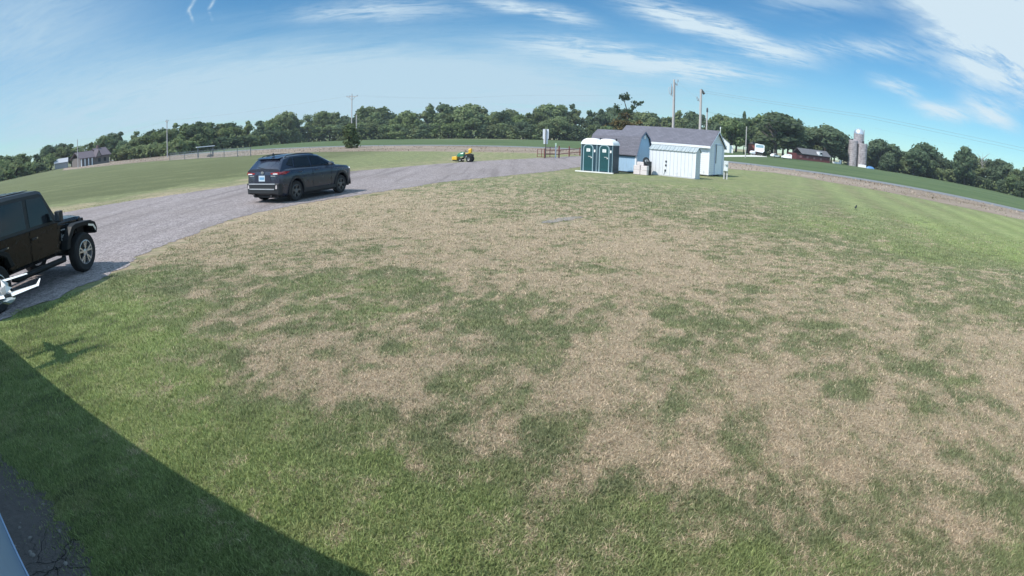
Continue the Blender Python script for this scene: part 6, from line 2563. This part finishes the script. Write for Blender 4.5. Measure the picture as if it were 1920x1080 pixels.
    # the cabin stands well forward over a short bonnet
    for ch in t.children:
        if ch.name.split('.')[0] in ('wheel_flare', 'side_step', 'chassis', 'front_bumper', 'rear_bumper', 'headlight', 'wing_liner'):
            continue
        for o in [ch] + list(ch.children):
            if o.type != 'MESH':
                continue
            for vt in o.data.vertices:
                x = vt.co.x
                f = min(1, max(0, (x - .1) / .8))
                if x > 2.05:
                    f = max(0, 1 - (x - 2.05) / 1.0)
                vt.co.x = x + .26 * f
    rim = mat('bright alloy', (.50, .51, .53), .28, .75)
    for x in (0, 3.0):
        for s in (-1, 1):
            wheel(t, x, s * .80, .415, .25, s, rim, rr_=.62, hub=.075)
    wheel_sp = empty('spare_wheel', (-.82, 0, .98))
    wheel_sp.parent = t
    m = MB()
    Q = Matrix.Rotation(R(90), 4, 'Y')
    m.lathe([(.26, -.12), (.38, -.125), (.415, -.05), (.415, .05), (.38, .125), (.26, .12)], 28, Q, close=True)
    m.build('tyre', TYRE, wheel_sp, smooth=40)
    m = MB()
    m.lathe([(.0001, -.03), (.26, -.06), (.26, .05), (.0001, .05)], 20, Q)
    m.build('rim', rim, wheel_sp, smooth=40)


def build_mower():
    x, y = gp(871, 303.5)
    t = empty('riding_mower', (x, y, 0), R(180) - R(14), 'green and yellow riding lawn mower parked at the far edge of the gravel', 'mower', None, .92)
    t.scale = (.80, .92, .92)
    grn = mat('green mower paint', (.012, .13, .055), .3, coat=.6)
    yel = mat('yellow mower plastic', (.72, .42, .035), .4)
    # local x forward (to picture left); total length about 2 m
    m = MB()
    m.loft([(.02, [(0, .52), (.26, .52), (.27, .70), (.20, .86), (0, .90)]), (.35, [(0, .50), (.27, .50), (.28, .70), (.21, .86), (0, .90)]), (.66, [(0, .48), (.26, .48), (.26, .64), (.17, .77), (0, .80)]), (.80, [(0, .46), (.20, .46), (.18, .58), (.12, .66), (0, .68)])])
    m.build('hood', grn, t, smooth=50)
    m = MB()
    m.loft([(.74, [(0, .42), (.23, .42), (.23, .56), (0, .60)]), (.86, [(0, .44), (.18, .44), (.16, .52), (0, .55)])])
    m.build('grille', BLACK, t, smooth=40)
    m = MB()
    m.box((.96, 0, .34), (.56, 1.02, .30))
    m.build('front_blade', yel, t, bevel=.03)
    m = MB()
    m.box((.92, 0, .16), (.56, .86, .12))
    m.build('deck', DARK, t, bevel=.03)
    m = MB()
    m.loft([(-.80, [(0, .40), (.30, .40), (.34, .60), (.28, .66), (0, .68)]), (-.35, [(0, .36), (.34, .36), (.36, .62), (.30, .68), (0, .70)]), (.05, [(0, .36), (.30, .36), (.30, .48), (.26, .52), (0, .54)])])
    m.build('chassis', mat('dark mower frame', (.02, .022, .022), .6), t, smooth=40)
    for s in (-1, 1):
        m = MB()
        m.loft([(-.86, [(0, .56), (.10, .56), (.10, .68), (0, .70)]), (-.5, [(0, .64), (.12, .64), (.12, .74), (0, .76)]), (-.16, [(0, .56), (.10, .56), (.10, .64), (0, .66)])], Matrix.Translation((0, s * .40, 0)))
        m.build('fender', BLACK, t, smooth=50)
    m = MB()
    m.loft([(-.62, [(0, .78), (.20, .78), (.22, .86), (0, .87)]), (-.30, [(0, .74), (.23, .74), (.24, .82), (0, .83)]), (-.14, [(0, .76), (.2, .76), (.2, .82), (0, .83)])])
    m.loft([(-.78, [(0, .86), (.19, .86), (.2, 1.20), (.13, 1.27), (0, 1.28)]), (-.50, [(0, .78), (.21, .78), (.22, 1.16), (.14, 1.22), (0, 1.23)])])
    m.build('seat', yel, t, bevel=.02, smooth=40)
    m = MB()
    m.box((-.36, 0, .71), (.3, .36, .08))
    m.build('seat_base', BLACK, t)
    m = MB()
    m.tube([(.08, 0, .84), (-.10, 0, 1.02)], .022, 6)
    m.build('steering_column', BLACK, t)
    m = MB()
    m.lathe([(.15, -.015), (.175, 0), (.15, .015)], 18, Matrix.Translation((-.12, 0, 1.04)) @ Matrix.Rotation(R(-40), 4, 'Y'), close=True)
    m.build('steering_wheel', BLACK, t)
    m = MB()
    m.box((-.36, .42, .52), (.16, .02, .24))
    m.build('side_panel', mat('pale mower panel', (.6, .64, .62), .4), t)
    for (x_, r_, w_, y_) in ((-.62, .30, .24, .42), (.36, .19, .15, .40)):
        for s in (-1, 1):
            o = empty('wheel', (x_, s * y_, r_))
            o.parent = t
            Q = Matrix.Rotation(R(-90) * s, 4, 'X')
            m = MB()
            m.lathe([(r_ * .55, -w_ / 2), (r_ * .92, -w_ / 2), (r_, -w_ * .3), (r_, w_ * .3), (r_ * .92, w_ / 2), (r_ * .55, w_ / 2)], 24, Q, close=True)
            m.build('tyre', TYRE, o, smooth=40)
            m = MB()
            m.lathe([(.0001, -w_ * .3), (r_ * .56, -w_ * .4), (r_ * .56, w_ * .44), (r_ * .3, w_ * .2), (.0001, w_ * .25)], 18, Q)
            m.build('rim', mat('grey mower rim', (.22, .22, .2), .5), o, smooth=40)
    m = MB()
    m.tube([(-.7, .3, .22), (-.1, .32, .20), (.3, .3, .2)], .03, 6)
    m.build('lift_bar', mat('pale steel bar', (.5, .42, .36), .5), t)


def build_model_plane():
    """white canard model aeroplane standing on a post at the left edge: fuselage runs towards the picture edge, right wings reach into view"""
    hw = 1.0
    white = mat('white model plane paint', (.80, .81, .80), .35, var=.03, coat=.5)
    # wing tips seen at these spots, one metre above the lawn
    hn = .90
    tipN = Vector((*gp(70, 538, hn), hn))
    rootN = Vector((*gp(12, 555, hn), hn))
    tipF = Vector((*gp(50, 513, hw), hw))
    w = (tipN - rootN)
    span = w.length
    w.normalize()
    f = Vector((w.y, -w.x, 0))                 # fuselage axis, towards the picture's lower right
    # far wing root: straight across from its tip
    O = rootN + w * .01
    M = Matrix(((f.x, w.x, 0, O.x), (f.y, w.y, 0, O.y), (0, 0, 1, O.z), (0, 0, 0, 1)))
    t = empty('model_aeroplane', (0, 0, 0), 0, 'white model aeroplane with an upturned wing tip in front of the black offroad car', 'model aeroplane')
    t.matrix_world = M
    sep = (tipF - tipN).dot(f)                 # negative: far wing lies behind
    yF = (tipF - O).dot(w)
    # fuselage
    m = MB()
    m.loft([(sep - .42, [(0, -.005), (.01, .01), (0, .025)]), (sep - .25, [(0, -.055), (.07, 0), (.04, .07), (0, .08)]), (sep, [(0, -.08), (.115, -.02), (.095, .09), (0, .14)]), (sep * .5, [(0, -.10), (.135, -.03), (.11, .10), (0, .17)]), (-.02, [(0, -.10), (.125, -.03), (.10, .08), (0, .13)]), (.14, [(0, -.07), (.09, -.03), (.07, .04), (0, .08)]), (.22, [(0, -.05), (.05, -.03), (.04, .02), (0, .04)])])
    m.build('fuselage', white, t, smooth=25)
    def wing(x, y0, y1, c0, c1, sweep, z0, z1, th, name):
        m = MB()
        ring = lambda x_, y_, z_, c_, k: [(x_ + c_ * .5, y_, z_), (x_ + c_ * .2, y_, z_ + k), (x_ - c_ * .3, y_, z_ + k * .6), (x_ - c_ * .5, y_, z_), (x_ - c_ * .2, y_, z_ - k * .4), (x_ + c_ * .3, y_, z_ - k * .5)]
        a, b = ring(x, y0, z0, c0, th), ring(x - sweep, y1, z1, c1, th * .6)
        vs = a + b
        fs = [(i, (i + 1) % 6, 6 + (i + 1) % 6, 6 + i) for i in range(6)] + [tuple(range(6)), tuple(range(6, 12))[::-1]]
        m.add(vs, fs)
        return m.build(name, white, t, smooth=25)
    yN = (tipN - O).dot(w)
    for s in (1, -1):
        wg = wing(.0, .06 * s, yN * s, .24, .12, .02, 0, .02, .026, 'main_wing')
        # winglet
        m = MB()
        m.prism([(.04, s * yN, .015), (-.075, s * yN, .015), (-.055, s * (yN + .062), .085), (-.025, s * (yN + .062), .085)], (0, s * .012, .006))
        m.build('winglet', white, wg)
        wing(sep, .05 * s, yF * s, .16, .09, .0, .09, .10, .016, 'front_wing')
    m = MB()
    m.loft([(.0, [(0, -.112), (.11, -.06), (.126, -.028), (0, -.02)]), (.13, [(0, -.085), (.085, -.05), (.098, -.028), (0, -.02)]), (.20, [(0, -.06), (.05, -.045), (.06, -.028), (0, -.02)])])
    m.build('belly_panel', mat('grey model panel', (.30, .34, .34), .3), t)
    # stand
    P = M @ Vector((sep * 1.35, -.42, 0))
    s_ = empty('model_stand', (P.x, P.y, 0), math.atan2(f.y, f.x), 'pale post stand carrying the white model aeroplane', 'stand')
    m = MB()
    m.tube([(0, 0, 0), (0, 0, hn - .06)], .03, 8)
    m.build('post', mat('grey post', (.35, .36, .37), .5), s_)
    m = MB()
    m.tube([(0, 0, hn - .08), (.12, .40, hn - .03)], .02, 6)
    m.build('cradle', mat('grey post', (.35, .36, .37), .5), s_)
    m = MB()
    m.lathe([(.16, 0), (.16, .015), (.05, .03), (.0001, .03)], 14)
    m.build('base', mat('grey post', (.35, .36, .37), .5), s_)


build_suv()
build_jeep()
build_mower()
build_model_plane()

# ------------------------------------------------------------------ summer haze over the flat land
def build_haze(density):
    m = bpy.data.materials.new('thin summer haze')
    m.use_nodes = True
    t = NT(m.node_tree)
    v = t.n('ShaderNodeVolumePrincipled', {'Color': (.80, .88, .95, 1), 'Density': density, 'Anisotropy': .2})
    t.n('ShaderNodeOutputMaterial', {'Volume': v.outputs[0]})
    q = MB()
    q.box((0, 12, 13), (1900, 1900, 28))
    o = q.build('haze', m)
    tag(o, 'thin pale haze lying over the far fields and trees', 'haze', kind='stuff')


build_haze(0.00020)
